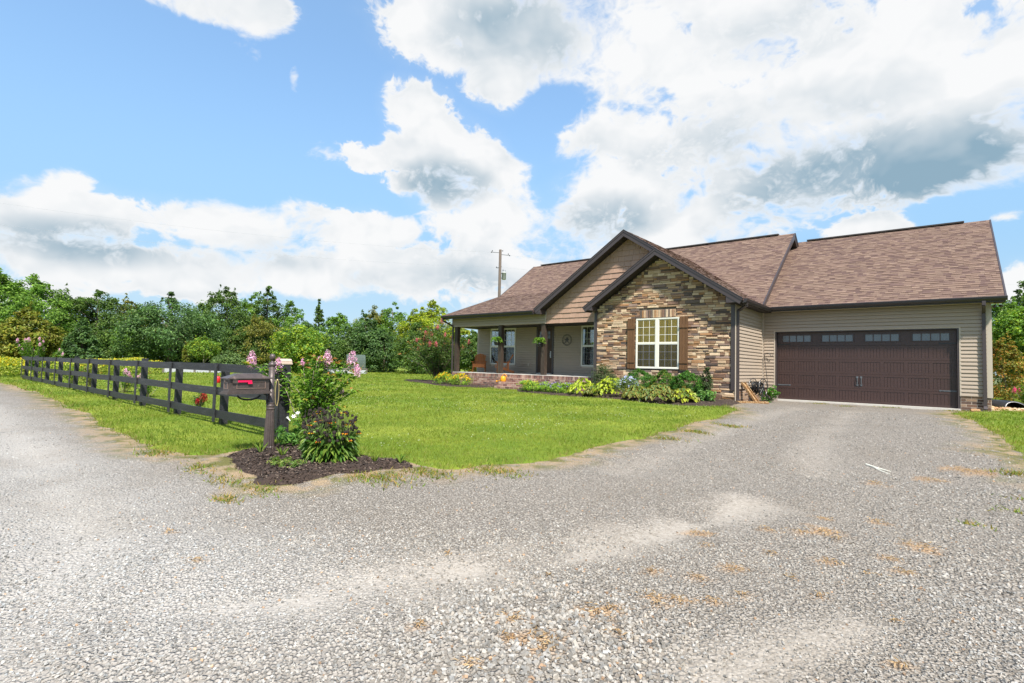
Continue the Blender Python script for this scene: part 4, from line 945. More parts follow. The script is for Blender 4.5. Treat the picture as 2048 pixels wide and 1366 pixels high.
# ------------------------------------------------------------------ black board fence
M['fence'] = mat('black_stained_board', (.021,.021,.024), .55, .30, 5, .5, 50, stretch=(.6,6,6), col2=(.052,.05,.055), c2scale=4, c2lo=.48, c2hi=.75, objrand=.35, spec=.45)
FY = 4.06; fence = thing('board_fence', 'black three-board fence between the lawn and the gravel lane', 'fence', (-20.3, FY+.1, gz(-20, FY)))
fxk = [-8.15-2.44*k for k in range(11)]
lean = [0, .01, 0, .01, -.01, .03, .035, .0, .01, -.01, .0]
def ftop(x): return .915-.02*(-x-8)/22
for k, x in enumerate(fxk):
    g_ = gz(x, FY); ext = (.0, .0, .0, .06, .0, .0, .05, .0, .0, .05, .0)[k]
    m = MB(); m.beam((x, FY+.11, g_-.15), (x+lean[k]*1.4, FY+.11, ftop(x)+ext), .115, .115, (0, 1, 0))
    if k > 0: m.obj('post', M['fence'], fence)
    else: MB().box(x-.15, x+.005, FY+.0, FY+.15, g_-.15, ftop(x)+.02).obj('end_post', M['fence'], fence)
    m = MB(); m.beam((x-.03, FY-.055, g_+.10), (x-.03+lean[k]*1.3, FY-.055, ftop(x)+.005), .022, .10, (1, 0, 0)); m.obj('batten', M['fence'], fence)
for k in range(10):
    x1, x0 = fxk[k]+(.0 if k else .02), fxk[k+1]
    for zt in (0, -.43, -.86):
        a = Vector((x0-.02, FY-.016+rnd.uniform(-.004, .004), ftop(x0)-.075+zt+rnd.uniform(-.012, .012))); b_ = Vector((x1-.04, FY-.016, ftop(x1)-.075+zt+rnd.uniform(-.012, .012)))
        mid = (a+b_)/2+Vector((0, rnd.uniform(-.012, .012), rnd.uniform(-.02, .004)))
        m = MB(); v = []
        for q in (a, mid, b_):
            for dy, dz in ((-.013, -.073), (.013, -.073), (.013, .073), (-.013, .073)): v.append((q.x, q.y+dy, q.z+dz))
        m.add(v, [(3, 2, 1, 0), (8, 9, 10, 11)]+[(i*4+j, i*4+(j+1) % 4, (i+1)*4+(j+1) % 4, (i+1)*4+j) for i in range(2) for j in range(4)]); m.obj('rail', M['fence'], fence)
M['cream'] = mat('cream_cap', (.46,.36,.28), .5, .1, 20)
cap = MB().prism_y([((x_+8.09)*.82-8.22, z_) for x_, z_ in [(-8.19, .945), (-7.99, .945), (-7.99, .965), (-8.01, .972), (-8.01, 1.0), (-8.02, 1.005), (-8.06, 1.035), (-8.12, 1.035), (-8.16, 1.005), (-8.17, 1.0), (-8.17, .972), (-8.19, .965)]], FY-.02, FY+.17)
cap.obj('post_cap_light', M['cream'], fence)

# ------------------------------------------------------------------ mailbox on its post
M['bronze'] = mat('oiled_bronze', (.080,.060,.053), .42, .35, 14, .3, 60, metal=.25, spec=.6, col2=(.20,.14,.115), c2scale=11, c2lo=.58, c2hi=.74)
M['flag'] = mat('red_flag', (.70,.008,.075), .4, .05)
MBX, MBY = -7.27, 3.48; mz = gz(MBX, MBY)+.03
mail = thing('mailbox', 'ornate bronze mailbox with a raised red flag on a fluted post', 'mailbox', (MBX, MBY, mz), world=False)
fl = MB(); prof = [(.092, 0), (.092, .02), (.078, .035), (.074, .06), (.062, .35), (.052, .56)]
n = 32; V = []; F = []
for i, (rr_, zz) in enumerate(prof):
    for k in range(n):
        t = 2*math.pi*k/n; q = rr_*(1-(.10 if (k % 2 and i > 2) else 0)); V.append((q*math.cos(t), q*math.sin(t), zz))
for i in range(len(prof)-1):
    for k in range(n): F.append((i*n+k, i*n+(k+1) % n, (i+1)*n+(k+1) % n, (i+1)*n+k))
fl.add(V, F).obj('fluted_base', M['bronze'], mail)
MB().lathe([(.05, .56), (.056, .57), (.056, .585), (.048, .595), (.058, .61), (.058, .63), (.047, .64), (.053, .65), (.053, .66), (.042, .68), (.040, 1.17)], 24).obj('shaft', M['bronze'], mail, smooth=True)
MB().lathe([(.040, 1.17), (.050, 1.18), (.050, 1.20), (.036, 1.225), (.018, 1.235), (.016, 1.25), (.028, 1.262), (.038, 1.285), (.040, 1.305), (.035, 1.33), (.020, 1.345), (.002, 1.349)], 24).obj('ball_finial', M['bronze'], mail, smooth=True)
BZ = .55-mz; Y0, Y1 = -.60, -.075          # box runs from the post towards the lane
body = MB().box(-.095, .095, Y0, Y1, BZ+.035, BZ+.20).obj('box_body', M['bronze'], mail)
MB().box(-.125, .125, Y0-.03, Y1+.03, BZ, BZ+.018).box(-.112, .112, Y0-.02, Y1+.02, BZ+.018, BZ+.035).obj('box_tray', M['bronze'], mail)
lid = MB(); lv = [(-.125, Y0-.03, BZ+.20), (.125, Y0-.03, BZ+.20), (.125, Y1+.03, BZ+.20), (-.125, Y1+.03, BZ+.20), (-.125, Y0-.03, BZ+.212), (.125, Y0-.03, BZ+.212), (.125, Y1+.03, BZ+.212), (-.125, Y1+.03, BZ+.212), (-.07, Y0+.10, BZ+.262), (.07, Y0+.10, BZ+.262), (.07, Y1-.10, BZ+.262), (-.07, Y1-.10, BZ+.262), (-.06, Y0+.11, BZ+.272), (.06, Y0+.11, BZ+.272), (.06, Y1-.11, BZ+.272), (-.06, Y1-.11, BZ+.272)]
lf = [(3, 2, 1, 0), (12, 13, 14, 15)]
for q in (0, 4, 8): lf += [(q+i, q+(i+1) % 4, q+4+(i+1) % 4, q+4+i) for i in range(4)]
lid.add(lv, lf).obj('box_lid', M['bronze'], mail)
fr = MB()
for y0, y1, z0, z1 in ((Y0+.09, Y0+.10, .07, .165), (Y1-.06, Y1-.05, .07, .165), (Y0+.10, Y1-.06, .07, .078), (Y0+.10, Y1-.06, .157, .165)): fr.box(.095, .101, y0, y1, BZ+z0, BZ+z1)
for x0, x1, z0, z1 in ((-.06, -.05, .07, .16), (.05, .06, .07, .16), (-.05, .05, .07, .078), (-.05, .05, .152, .16)): fr.box(x0, x1, Y0-.006, Y0, BZ+z0, BZ+z1)
fr.box(-.015, .015, Y0-.02, Y0, BZ+.165, BZ+.18)
fr.obj('panel_moulding', mat('bronze_highlight', (.22,.15,.12), .4, .2, 20, metal=.3, spec=.6), mail)
MB().box(.095, .115, Y0+.035, Y0+.105, BZ+.145, BZ+.205).obj('flag_pivot', M['bronze'], mail)
MB().box(.112, .120, Y0+.10, Y0+.28, BZ+.158, BZ+.183).box(.112, .120, Y0+.23, Y0+.285, BZ+.135, BZ+.158).obj('flag', M['flag'], mail)
sc_ = MB(); sc_.tube([(0, -.20-.15*math.sin(t)-.1, BZ-.02-.065*math.cos(t)) for t in np.linspace(-1.5, 1.5, 14)], .012, 8)
sc_.tube([(0, -.10, BZ-.005), (0, -.06, BZ-.03), (0, -.055, BZ-.12), (0, -.045, BZ-.16)], .014, 8).box(-.012, .012, -.11, -.03, BZ-.02, BZ)
sc_.box(-.02, .02, -.10, -.02, BZ, BZ+.018)
sc_.obj('scroll_bracket', M['iron'], mail)
MB().tube([(0, .05, .98), (0, .16, .98)], .008, 6).obj('plaque_arm', M['bronze'], mail)
pq = MB(); n = 24; V = []
for k in range(n):
    t = 2*math.pi*k/n; V.append((0, .082+.026*math.cos(t), .80+.185*math.sin(t)*(1 if abs(math.sin(t)) < .95 else 1)))
pq.add([(-.008, y, z) for _, y, z in V]+[(.008, y, z) for _, y, z in V], [tuple(range(n-1, -1, -1)), tuple(range(n, 2*n))]+[(i, (i+1) % n, (i+1) % n+n, i+n) for i in range(n)])
plq = pq.obj('number_plaque', M['iron'], mail)
MB().tube([(.009, y, z) for _, y, z in V]+[(.009, V[0][1], V[0][2])], .006, 6).obj('plaque_rim', mat('gilt', (.42,.33,.16), .4, .2, 20, metal=.5), plq)

# ------------------------------------------------------------------ pink crepe myrtle beside the mailbox
G_MYR = [(.075,.165,.020),(.11,.215,.026),(.15,.26,.032),(.055,.125,.018)]
def shoot_plant(name, label, cat, base, shoots, pal, tipal, leaf, flowers, fcol, seed, stem_r=.012, group=None, dens=70, spr=.045, pan=.06, stemm='barkpale'):
    """multi-stem shrub: each shoot = list of points; leaves in pairs along it; flowers at listed shoot ends"""
    r = np.random.default_rng(seed); t = thing(name, label, cat, base, group, world=False); st_ = MB(); Ls = []; Fl = []
    for si, pts in enumerate(shoots):
        pts = np.array(pts, float); n = len(pts)
        st_.tube([tuple(q) for q in pts], [stem_r*(1-.8*i/(n-1)) for i in range(n)], 5)
        seg = np.linalg.norm(np.diff(pts, axis=0), axis=1); L = seg.sum(); k = int(dens*L)
        u = np.sort(r.random(k))**.8; cum = np.r_[0, np.cumsum(seg)]/L; u = .22+.78*u
        P = np.c_[[np.interp(u, cum, pts[:, j]) for j in range(3)]].T
        d = np.c_[[np.interp(np.minimum(u+.05, 1), cum, pts[:, j])-np.interp(np.maximum(u-.05, 0), cum, pts[:, j]) for j in range(3)]].T
        d /= np.maximum(np.linalg.norm(d, axis=1, keepdims=True), 1e-6)
        a = r.random(k)*6.283; sd = np.c_[np.cos(a), np.sin(a), np.zeros(k)]; al = sd+d*.7+[0, 0, .1]
        al /= np.linalg.norm(al, axis=1, keepdims=True)
        P2 = P+al*(leaf*.6+spr*r.random(k)[:, None]*1.4)
        Nn = np.array([0, 0, 1.0])+r.normal(size=(k, 3))*.4
        cols = pal_cols(r, pal, k, .2); tip = u > .955
        if tipal is not None: cols[tip] = pal_cols(r, tipal, int(tip.sum()), .2)
        Ls.append(leaf_arrays(P2, Nn, leaf*(.75+.5*r.random(k)), leaf*.5*(.8+.4*r.random(k)), cols, seed+si, al))
        if si in flowers:
            e = pts[-1]; f_ = flowers[si]; m = int(150*f_); q = r.normal(size=(m, 3)); q /= np.linalg.norm(q, axis=1, keepdims=True); q *= r.random(m)[:, None]**.35
            hgt = pan*2.0*f_; sh = 1-.55*np.clip(q[:, 2]*.5+.5, 0, 1)
            P3 = e+np.c_[q[:, 0]*pan*f_*sh, q[:, 1]*pan*f_*sh, q[:, 2]*hgt*.75+hgt*.3]
            Fl.append(leaf_arrays(P3, q+r.normal(size=(m, 3))*.4, pan*.36, pan*.30, pal_cols(r, fcol, m, .14), seed+90+si))
    st_.obj('stems', M[stemm], t, smooth=True)
    V, F, Cc = join_arrays(Ls); put('leaves', np_mesh('leaves', V, F, Cc), M['leaf_thin'], t, kind='stuff')
    if Fl: V, F, Cc = join_arrays(Fl); put('flowers', np_mesh('flowers', V, F, Cc), M['petal'], t, kind='stuff')
    return t
PINK = [(.72,.36,.58),(.80,.48,.66),(.62,.27,.50),(.85,.58,.70)]
r = np.random.default_rng(21); sh = []
# local axes: camera-right is about (.77,.64), away from camera (-.64,.77)
CRX = np.array([.77, .64, 0]); AWY = np.array([-.64, .77, 0]); UPZ = np.array([0, 0, 1.0])
def vase(ox, oz, depth=0.0, bend=.3, b0=0.0):
    tip = CRX*ox+AWY*depth+UPZ*oz; b_ = CRX*b0
    mid = b_+(tip-b_)*.5+UPZ*oz*bend*.35-CRX*ox*.12
    return [b_, b_*.6+mid*.4+UPZ*.02, mid, tip*.75+mid*.25+UPZ*.03, tip]
spec = [(.62,1.12,.05),(.27,1.13,-.10),(.72,.98,.0),(-.95,1.09,-.05),(.05,1.20,.05),(.15,1.16,-.12),(-.10,1.15,.1),(-.24,1.10,.2),(.42,1.08,.12),(.55,.85,-.1),(.45,.68,.1),(-.30,.92,.3),(-.05,.72,.25),(.68,.72,.05),(.32,.92,-.18),(-.55,1.02,.0),(-.05,.95,.2),(.2,.75,-.2),(.30,.42,.2),(.5,.5,-.12),(.1,1.02,-.2),(.36,1.12,.0),(-.75,1.0,.1),(.02,.6,-.22)]
for k, (ox, oz, dp) in enumerate(spec): sh.append(vase(ox, oz*1.10, dp, .5, r.uniform(-.10, .10)))
shoot_plant('crepe_myrtle', 'young crepe myrtle with pale pink flower heads beside the mailbox post', 'shrub', (-7.75, 4.36, gz(-7.75, 4.36)+.03), sh, G_MYR, [(.28,.22,.04),(.30,.14,.05),(.14,.24,.03)], .078, {0: 1.9, 1: 1.8, 2: 1.3, 3: 1.8, 10: .9, 7: .8, 15: 1.6, 5: .6}, PINK, 31, .011, dens=102, spr=.075)

# rudbeckia clumps
def rudbeckia(label, base, rx, h, nfl, seed, orange):
    r = np.random.default_rng(seed); t = thing('coneflower_clump', label, 'flowers', base, 'coneflower clumps in the mailbox bed', world=False)
    n = 640; a = r.random(n)*6.283; q = r.random(n)**.6; zz = h*(.04+.74*r.random(n)*(1-.45*q))
    P = np.c_[np.cos(a)*rx*q, np.sin(a)*rx*q, zz]; al = np.c_[np.cos(a), np.sin(a), .25-.9*q*(1-zz/h)]
    LV = [leaf_arrays(P, np.c_[np.cos(a)*.3, np.sin(a)*.3, np.ones(n)]+r.normal(size=(n, 3))*.3, .13*(.6+.7*r.random(n)), .042, pal_cols(r, [(.03,.075,.016),(.05,.10,.02),(.085,.135,.028)], n), seed, al)]
    k = 160; a = r.random(k)*6.283; q = .45+.6*r.random(k)                 # long strap leaves drooping at the foot
    P = np.c_[np.cos(a)*rx*q*.8, np.sin(a)*rx*q*.8, h*(.10+.18*r.random(k))]
    LV.append(leaf_arrays(P, np.c_[np.cos(a)*.6, np.sin(a)*.6, np.ones(k)], .20, .042, pal_cols(r, [(.045,.10,.022),(.08,.15,.03)], k), seed+1, np.c_[np.cos(a), np.sin(a), -.65*np.ones(k)]))
    V, F, Cc = join_arrays(LV); put('leaves', np_mesh('leaves', V, F, Cc), M['leaf'], t, kind='stuff')
    st_ = MB(); hd = MB(); pt = []
    for i in range(nfl):
        a = r.random()*6.283; q = r.random()**.6; tip = Vector((math.cos(a)*rx*1.05*q, math.sin(a)*rx*1.05*q, h*(.38+.68*r.random()*(1-.35*q))))
        st_.tube([(tip.x*.35, tip.y*.35, h*.15), (tip.x*.75, tip.y*.75, tip.z*.65), tip], [.005, .004, .003], 4)
        s = .5+.5*r.random()
        hd.lathe([(.004, -.018*s), (.024*s, -.010*s), (.028*s, .008*s), (.019*s, .026*s), (.003, .034*s)], 7, tip)
        if r.random() < orange:
            for j in range(8):
                b_ = j*.785+r.random()*.3; pt.append((tip.x+.026*math.cos(b_), tip.y+.026*math.sin(b_), tip.z-.010, math.cos(b_), math.sin(b_)))
    st_.obj('stems', mat('green_stem', (.10,.13,.04), .8, .2), t); hd.obj('seed_heads', mat('dry_seed_head', (.020,.013,.010), .9, .3, 40), t, kind='stuff')
    if pt:
        pt = np.array(pt); P = pt[:, :3]; al = np.c_[pt[:, 3:], -.25*np.ones(len(pt))]
        V, F, Cc = leaf_arrays(P, np.tile([0, 0, 1.], (len(pt), 1))+r.normal(size=(len(pt), 3))*.2, .042, .015, pal_cols(r, [(.75,.30,.01),(.70,.42,.02),(.65,.16,.02)], len(pt)), seed+2, al)
        put('petals', np_mesh('petals', V, F, Cc), M['petal'], t, kind='stuff')
rudbeckia('large coneflower clump with dark seed heads and orange blooms in the mulch', (-6.0, 3.66, gz(-6, 3.66)+.05), .34, .68, 150, 41, .10)
rudbeckia('smaller coneflower clump with dark seed heads behind the large one', (-6.75, 3.95, gz(-6.75, 3.95)+.05), .25, .64, 60, 42, .06)
# white lily plant at the end post
t = thing('lily_plant', 'low leafy plant with white trumpet flowers at the foot of the fence end post', 'flowers', (-7.28, 3.82, gz(-7.28, 3.82)+.05), world=False)
r = np.random.default_rng(51); LV = [crown_arrays(r, (0, 0, 0), .22, .2, .36, 420, .075, [(.06,.15,.03),(.09,.20,.04),(.13,.24,.05)], 26, .9, None, .4, .36)]
V, F, Cc = join_arrays(LV); put('leaves', np_mesh('leaves', V, F, Cc), M['leaf_thin'], t, kind='stuff')
lm = MB()
for px, py, pz, ax in ((-.10, -.02, .40, -.5), (-.04, .03, .42, .6), (.05, .05, .47, .3)):
    c_ = Vector((px, py, pz)); dr = Vector((ax, -.3, .5)).normalized(); lm.tube([c_-dr*.05, c_, c_+dr*.02], [.005, .009, .02], 7, cap=False)
    for j in range(6):
        o1 = dr.orthogonal().normalized(); o2 = dr.cross(o1); e = o1*math.cos(j*1.047)+o2*math.sin(j*1.047); f_ = o1*math.cos(j*1.047+1.57)+o2*math.sin(j*1.047+1.57)
        lm.add([c_+dr*.02+f_*.012, c_+dr*.02-f_*.012, c_+dr*.03+e*.038], [(0, 1, 2)])
lm.obj('white_flowers', mat('white_petal', (.85,.84,.80), .6, .02), t)
# loose sprouts in the mulch
r = np.random.default_rng(61)
for i, (x, y, s, lb) in enumerate([(-6.95, 3.22, 1.0, 'pale grassy sprout in the mulch in front of the mailbox post'), (-6.55, 3.32, .9, 'grassy sprout in the mulch between mailbox post and coneflowers'), (-5.45, 3.95, .9, 'grassy sprout in the mulch right of the coneflowers'), (-5.2, 4.15, .8, 'rightmost grassy sprout at the tip of the mailbox bed')]):
    n = 16; a = r.random(n)*6.283; al = np.c_[np.cos(a)*.6, np.sin(a)*.6, np.ones(n)]; P = al*.07*s
    V, F, Cc = leaf_arrays(P, np.c_[-np.cos(a), -np.sin(a), .5*np.ones(n)], .17*s, .014, pal_cols(r, [(.10,.20,.03),(.20,.26,.05)], n), i, al)
    o = put('sprout', np_mesh('sprout', V, F, Cc), M['leaf_thin'], loc=(x, y, gz(x, y)+.055)); o['label'] = lb; o['category'] = 'sprout'; o['group'] = 'grassy sprouts in the mailbox bed'
t = thing('ground_cover_tuft', 'pale green creeping weed patch in front of the large coneflower clump', 'weed', (-6.05, 3.12, gz(-6.05, 3.12)+.05), world=False)
V, F, Cc = crown_arrays(r, (0, 0, 0), .30, .14, .08, 380, .05, [(.12,.19,.04),(.20,.24,.06),(.08,.15,.03)], 30, .5, None, .3, .4); put('leaves', np_mesh('leaves', V, F, Cc), M['leaf_thin'], t, kind='stuff')
# bark chips and stones lying loose
chips = MB(); r = np.random.default_rng(62)
for poly, cnt in ((BED_M, 9000), (BED_B, 4000), (BED_A, 3000)):
    q = np.array(poly); lo, hi = q.min(0), q.max(0); X = r.uniform(lo[0], hi[0], cnt*2); Y = r.uniform(lo[1], hi[1], cnt*2); s = sdf(poly, X, Y); k = s > -.12; X, Y = X[k][:cnt], Y[k][:cnt]
    Z = bed_z(poly, .075 if poly is BED_M else .10)(X, Y)+.008
    for x, y, z in zip(X, Y, Z):
        a = r.random()*3.14; L = .006+.017*r.random(); d = Vector((math.cos(a), math.sin(a), r.normal()*.35)).normalized(); e = d.orthogonal().normalized()*L*.35
        c_ = rnd.choice(((.03,.02,.015), (.055,.035,.025), (.02,.014,.011), (.11,.075,.055), (.16,.12,.09))); p_ = Vector((x, y, z))
        chips.add([p_-d*L, p_+e, p_+d*L, p_-e], [(0, 1, 2, 3)], c_)
chips.obj('bark_chips', mat('bark_chip', (1,1,1), .9, .2, 30, attr=True), cols=True, kind='stuff', label='loose bark chips covering the mulch beds', category='mulch')

# ------------------------------------------------------------------ plants along the house
def ground_bed(x, y): return gz(x, y)+.07
def hosta(label, x, y, rx, h, pal, seed, edge=None):
    r = np.random.default_rng(seed); t = thing('hosta', label, 'hosta', (x, y, ground_bed(x, y)), 'hostas in the bed before the stone wall', world=False)
    n = 230; a = r.random(n)*6.283; q = .2+.8*r.random(n)**.6; zz = h*(.95-.75*q**1.6)+r.normal(size=n)*.03
    P = np.c_[np.cos(a)*rx*q, np.sin(a)*rx*q, np.maximum(zz, .05)]
    al = np.c_[np.cos(a), np.sin(a), .35-.95*q]; Nn = np.c_[np.cos(a)*.55, np.sin(a)*.55, np.ones(n)]+r.normal(size=(n, 3))*.25
    L = .15*(.7+.5*r.random(n)); arr = [leaf_arrays(P, Nn, L, L*.62, pal_cols(r, pal, n, .14), seed, al)]
    if edge is not None: arr.append(leaf_arrays(P-np.array([0, 0, .006]), Nn, L*1.12, L*.80, pal_cols(r, edge, n, .1), seed, al))
    V, F, Cc = join_arrays(arr); put('leaves', np_mesh('leaves', V, F, Cc), M['leaf_thin'], t, kind='stuff')
LIME = [(.26,.33,.025),(.33,.39,.035),(.20,.28,.03)]; VAR = [(.05,.11,.03),(.08,.15,.035),(.13,.14,.04)]; VED = [(.30,.30,.07),(.38,.34,.10),(.22,.20,.05)]
hosta('lime green hosta nearest the porch brick, left one of the pair', -9.75, 15.75, .55, .62, LIME, 71)
hosta('large lime green hosta left of the blue-flowered plant', -8.60, 15.75, .74, .68, LIME, 72)
hosta('small variegated hosta tucked between the two lime hostas', -9.15, 15.45, .36, .34, VAR, 73, VED)
hosta('leftmost of the three variegated hostas below the window', -7.42, 15.2, .46, .46, VAR, 74, VED)
hosta('middle variegated hosta below the window, fullest of the three', -6.72, 15.25, .62, .56, VAR, 75, VED)
hosta('yellowish variegated hosta at the right end of the row', -6.02, 15.35, .46, .46, VAR+LIME, 76, VED)
def shrub(name, label, cat, x, y, rx, h, pal, n, leaf, seed, flow=None, fcol=None, group=None, prof=None, clumps=46, flat=.8, fl_size=.03, cs=.30, lift=0.0):
    r = np.random.default_rng(seed); t = thing(name, label, cat, (x, y, ground_bed(x, y)), group, world=False)
    V, F, Cc = crown_arrays(r, (0, 0, h*lift), rx, rx*.85, h*(1-lift), n, leaf, pal, clumps, flat, prof, .3 if not lift else .12, shell=.5 if not lift else .72, cs=cs); put('leaves', np_mesh('leaves', V, F, Cc), M['leaf'], t, kind='stuff')
    st_ = MB()
    for k in range(5):
        a = k*1.26; st_.tube([(0, 0, 0), (rx*.35*math.cos(a), rx*.35*math.sin(a), h*.5), (rx*.6*math.cos(a), rx*.6*math.sin(a), h*.85)], [.014, .010, .004], 5)
    st_.obj('stems', M['bark'], t)
    if flow:
        a = r.random(flow)*6.283; q = r.random(flow)**.5; P = np.c_[np.cos(a)*rx*q, np.sin(a)*rx*.85*q, h*(1.0-.55*q**2)+r.normal(size=flow)*.02+.02]
        lst = [leaf_arrays(P+r.normal(size=(flow, 3))*fl_size*.4, np.array([.2, -.5, .8])+r.normal(size=(flow, 3))*.5, fl_size*1.5, fl_size*1.3, pal_cols(r, fcol, flow, .12), seed+j) for j in range(3)]
        V, F, Cc = join_arrays(lst); put('flowers', np_mesh('flowers', V, F, Cc), M['petal'], t, kind='stuff')
    return t
domep = lambda q: np.sin(np.pi*np.clip(q*.5+.5, 0, 1))**.45
YEW = [(.020,.075,.014),(.030,.098,.018),(.045,.118,.022),(.040,.085,.014)]
shrub('evergreen_shrub', 'domed green evergreen shrub under the left side of the big window', 'shrub', -8.05, 16.55, .66, .96, YEW, 8000, .042, 81, group='evergreen domes below the window', prof=domep, clumps=190, cs=.17, lift=.22)
shrub('evergreen_shrub', 'middle domed evergreen shrub below the big window', 'shrub', -7.15, 16.6, .52, .94, YEW+[(.11,.12,.03)], 6500, .042, 82, group='evergreen domes below the window', prof=domep, clumps=190, cs=.17, lift=.22)
shrub('evergreen_shrub', 'domed green evergreen shrub under the right shutter', 'shrub', -6.35, 16.55, .60, .94, YEW, 8000, .042, 83, group='evergreen domes below the window', prof=domep, clumps=190, cs=.17, lift=.22)
HOL = [(.022,.042,.022),(.034,.058,.028),(.05,.072,.035)]
shrub('holly_bush', 'dark small-leaved bush at the left end of the stone wall', 'shrub', -9.5, 16.75, .44, 1.05, HOL, 5200, .05, 84, cs=.55, clumps=70)
shrub('holly_bush', 'narrow dark upright shrub right of the foundation vent', 'shrub', -5.78, 16.7, .25, 1.10, HOL, 2600, .05, 85, cs=.5, prof=lambda q: np.clip(1.1-q*.75, .2, 1))
shrub('iris_clump', 'low spiky green clump at the foot of the narrow dark shrub', 'plant', -5.62, 16.2, .24, .34, [(.05,.12,.04),(.08,.16,.05)], 300, .12, 86)
shrub('blue_flower_bush', 'grey-green bush with pale blue flowers between lime and variegated hostas', 'flowers', -7.92, 15.55, .42, .66, [(.06,.10,.05),(.09,.13,.07)], 1500, .06, 87, 80, [(.40,.44,.66),(.52,.55,.72)], fl_size=.035)
AN = [(.07,.15,.025),(.11,.20,.03),(.16,.24,.04)]
for i, (x, y, lb, fc) in enumerate([(-12.35, 15.85, 'yellow-green bedding plant right beside the porch steps', [(.55,.45,.03)]), (-11.95, 15.75, 'second bedding plant from the porch steps, with yellow tips', [(.50,.45,.05)]), (-11.45, 15.85, 'bedding plant with purple flowers, third from the porch steps', [(.28,.24,.48)]), (-10.95, 15.8, 'bedding plant with purple flowers, fourth from the porch steps', [(.28,.24,.50)]), (-10.5, 15.95, 'darker bedding plant with purple flowers next to the lime hosta', [(.26,.22,.46)])]):
    shrub('bedding_plant', lb, 'flowers', x, y, .34, .38, AN, 1100, .055, 91+i, 26, fc, 'bedding plants right of the steps', fl_size=.03)
MG = [(.62,.42,.01),(.66,.50,.02),(.55,.30,.01)]
shrub('marigold', 'yellow flowering plant at the foot of the porch corner downspout', 'flowers', -18.3, 17.1, .52, .52, AN, 1200, .06, 101, 60, MG, 'yellow flowers left of the steps', fl_size=.05)
shrub('marigold', 'rounded plant crowned with yellow blooms before the porch brick wall', 'flowers', -17.1, 16.95, .55, .50, AN, 1300, .06, 102, 55, MG, 'yellow flowers left of the steps', fl_size=.05)
shrub('marigold', 'orange and yellow flowers seen behind the porch corner post', 'flowers', -20.4, 21.6, .8, .75, AN, 1100, .07, 103, 70, MG+[(.55,.20,.02)], fl_size=.06)
# big crepe myrtle by the porch
r = np.random.default_rng(110); sh = []; flw = {}
for k in range(46):
    a = r.random()*6.283; q = .25+.75*r.random(); R_ = 2.0*q; hz = 3.5*(1-.45*q**2)*(.55+.45*r.random())
    tip = np.array([math.cos(a)*R_, math.sin(a)*R_, hz]); mid = tip*.55*np.array([.75, .75, 1.1]); sh.append([np.zeros(3)+[math.cos(a)*.1, math.sin(a)*.1, 0], mid*.5, mid, tip*.8+[0, 0, .1], tip])
    if hz > 1.1 and r.random() < .62: flw[k] = .6+.5*r.random()
shoot_plant('crepe_myrtle', 'big crepe myrtle with coral red flower heads at the left porch corner', 'shrub', (-21.3, 19.3, gz(-21.3, 19.3)), sh, [(.04,.085,.025),(.06,.115,.03),(.09,.15,.04),(.11,.13,.05)], [(.30,.16,.06),(.12,.17,.04)], .13, flw, [(.60,.10,.16),(.55,.20,.16),(.66,.14,.26),(.50,.26,.18)], 111, .022, dens=62, spr=.16, pan=.13, stemm='bark')
# shrubs along the fence
def small_myrtle(label, x, y, w_, h, seed, pal, fl, fc, tip=None, leaf=.06, nm='crepe_myrtle', grp='crepe myrtles along the fence'):
    r = np.random.default_rng(seed); sh = []; fw_ = {}
    for k in range(16):
        a = r.random()*6.283; q = .2+.8*r.random(); t_ = np.array([math.cos(a)*w_*q, math.sin(a)*w_*q, h*(.55+.45*r.random())*(1-.25*q)]); sh.append([np.zeros(3), t_*.5*np.array([.8, .8, 1.1]), t_*.8+[0, 0, .04], t_])
        if r.random() < fl: fw_[k] = .7+.5*r.random()
    shoot_plant(nm, label, 'shrub', (x, y, gz(x, y)), sh, pal, tip, leaf, fw_, fc, seed+1, .008, grp, 80, .06, .075)
small_myrtle('tall crepe myrtle with pale pink flowers past the far end of the fence', -33.3, 4.6, 1.0, 2.2, 121, G_MYR, .8, PINK, None, .09)
small_myrtle('green bush behind the far fence bays, without flowers', -27.6, 4.95, .65, 1.0, 131, G_YEL[:2]+G_MYR, 0, PINK, None, .07)
small_myrtle('small bush with rust-red new leaves behind the fence', -25.2, 5.05, .45, 1.1, 141, G_YEL[:2]+G_OLIVE, 0, PINK, [(.28,.10,.03),(.22,.13,.03)], .06)
small_myrtle('crepe myrtle with pale pink flowers behind the middle of the fence', -20.9, 5.1, .55, .95, 151, G_MYR, .55, PINK, None, .06)
small_myrtle('crepe myrtle with reddish shoot tips behind the fence, right of the pale pink one', -18.1, 5.0, .6, .85, 161, G_MYR, 0, PINK, [(.28,.12,.04),(.16,.15,.03)], .06)
small_myrtle('small plant with dark red flower heads behind the second fence bay', -13.75, 4.85, .17, .52, 171, [(.03,.07,.02),(.05,.10,.025)], .35, [(.35,.012,.02),(.45,.02,.03)], None, .045, 'cockscomb_plant', None)
small_myrtle('rose bush with bright pink blooms right of the black pipe', 2.15, 24.6, .32, .95, 181, G_MYR, .25, [(.80,.08,.28),(.85,.16,.36)], None, .06, 'rose_bush', None)
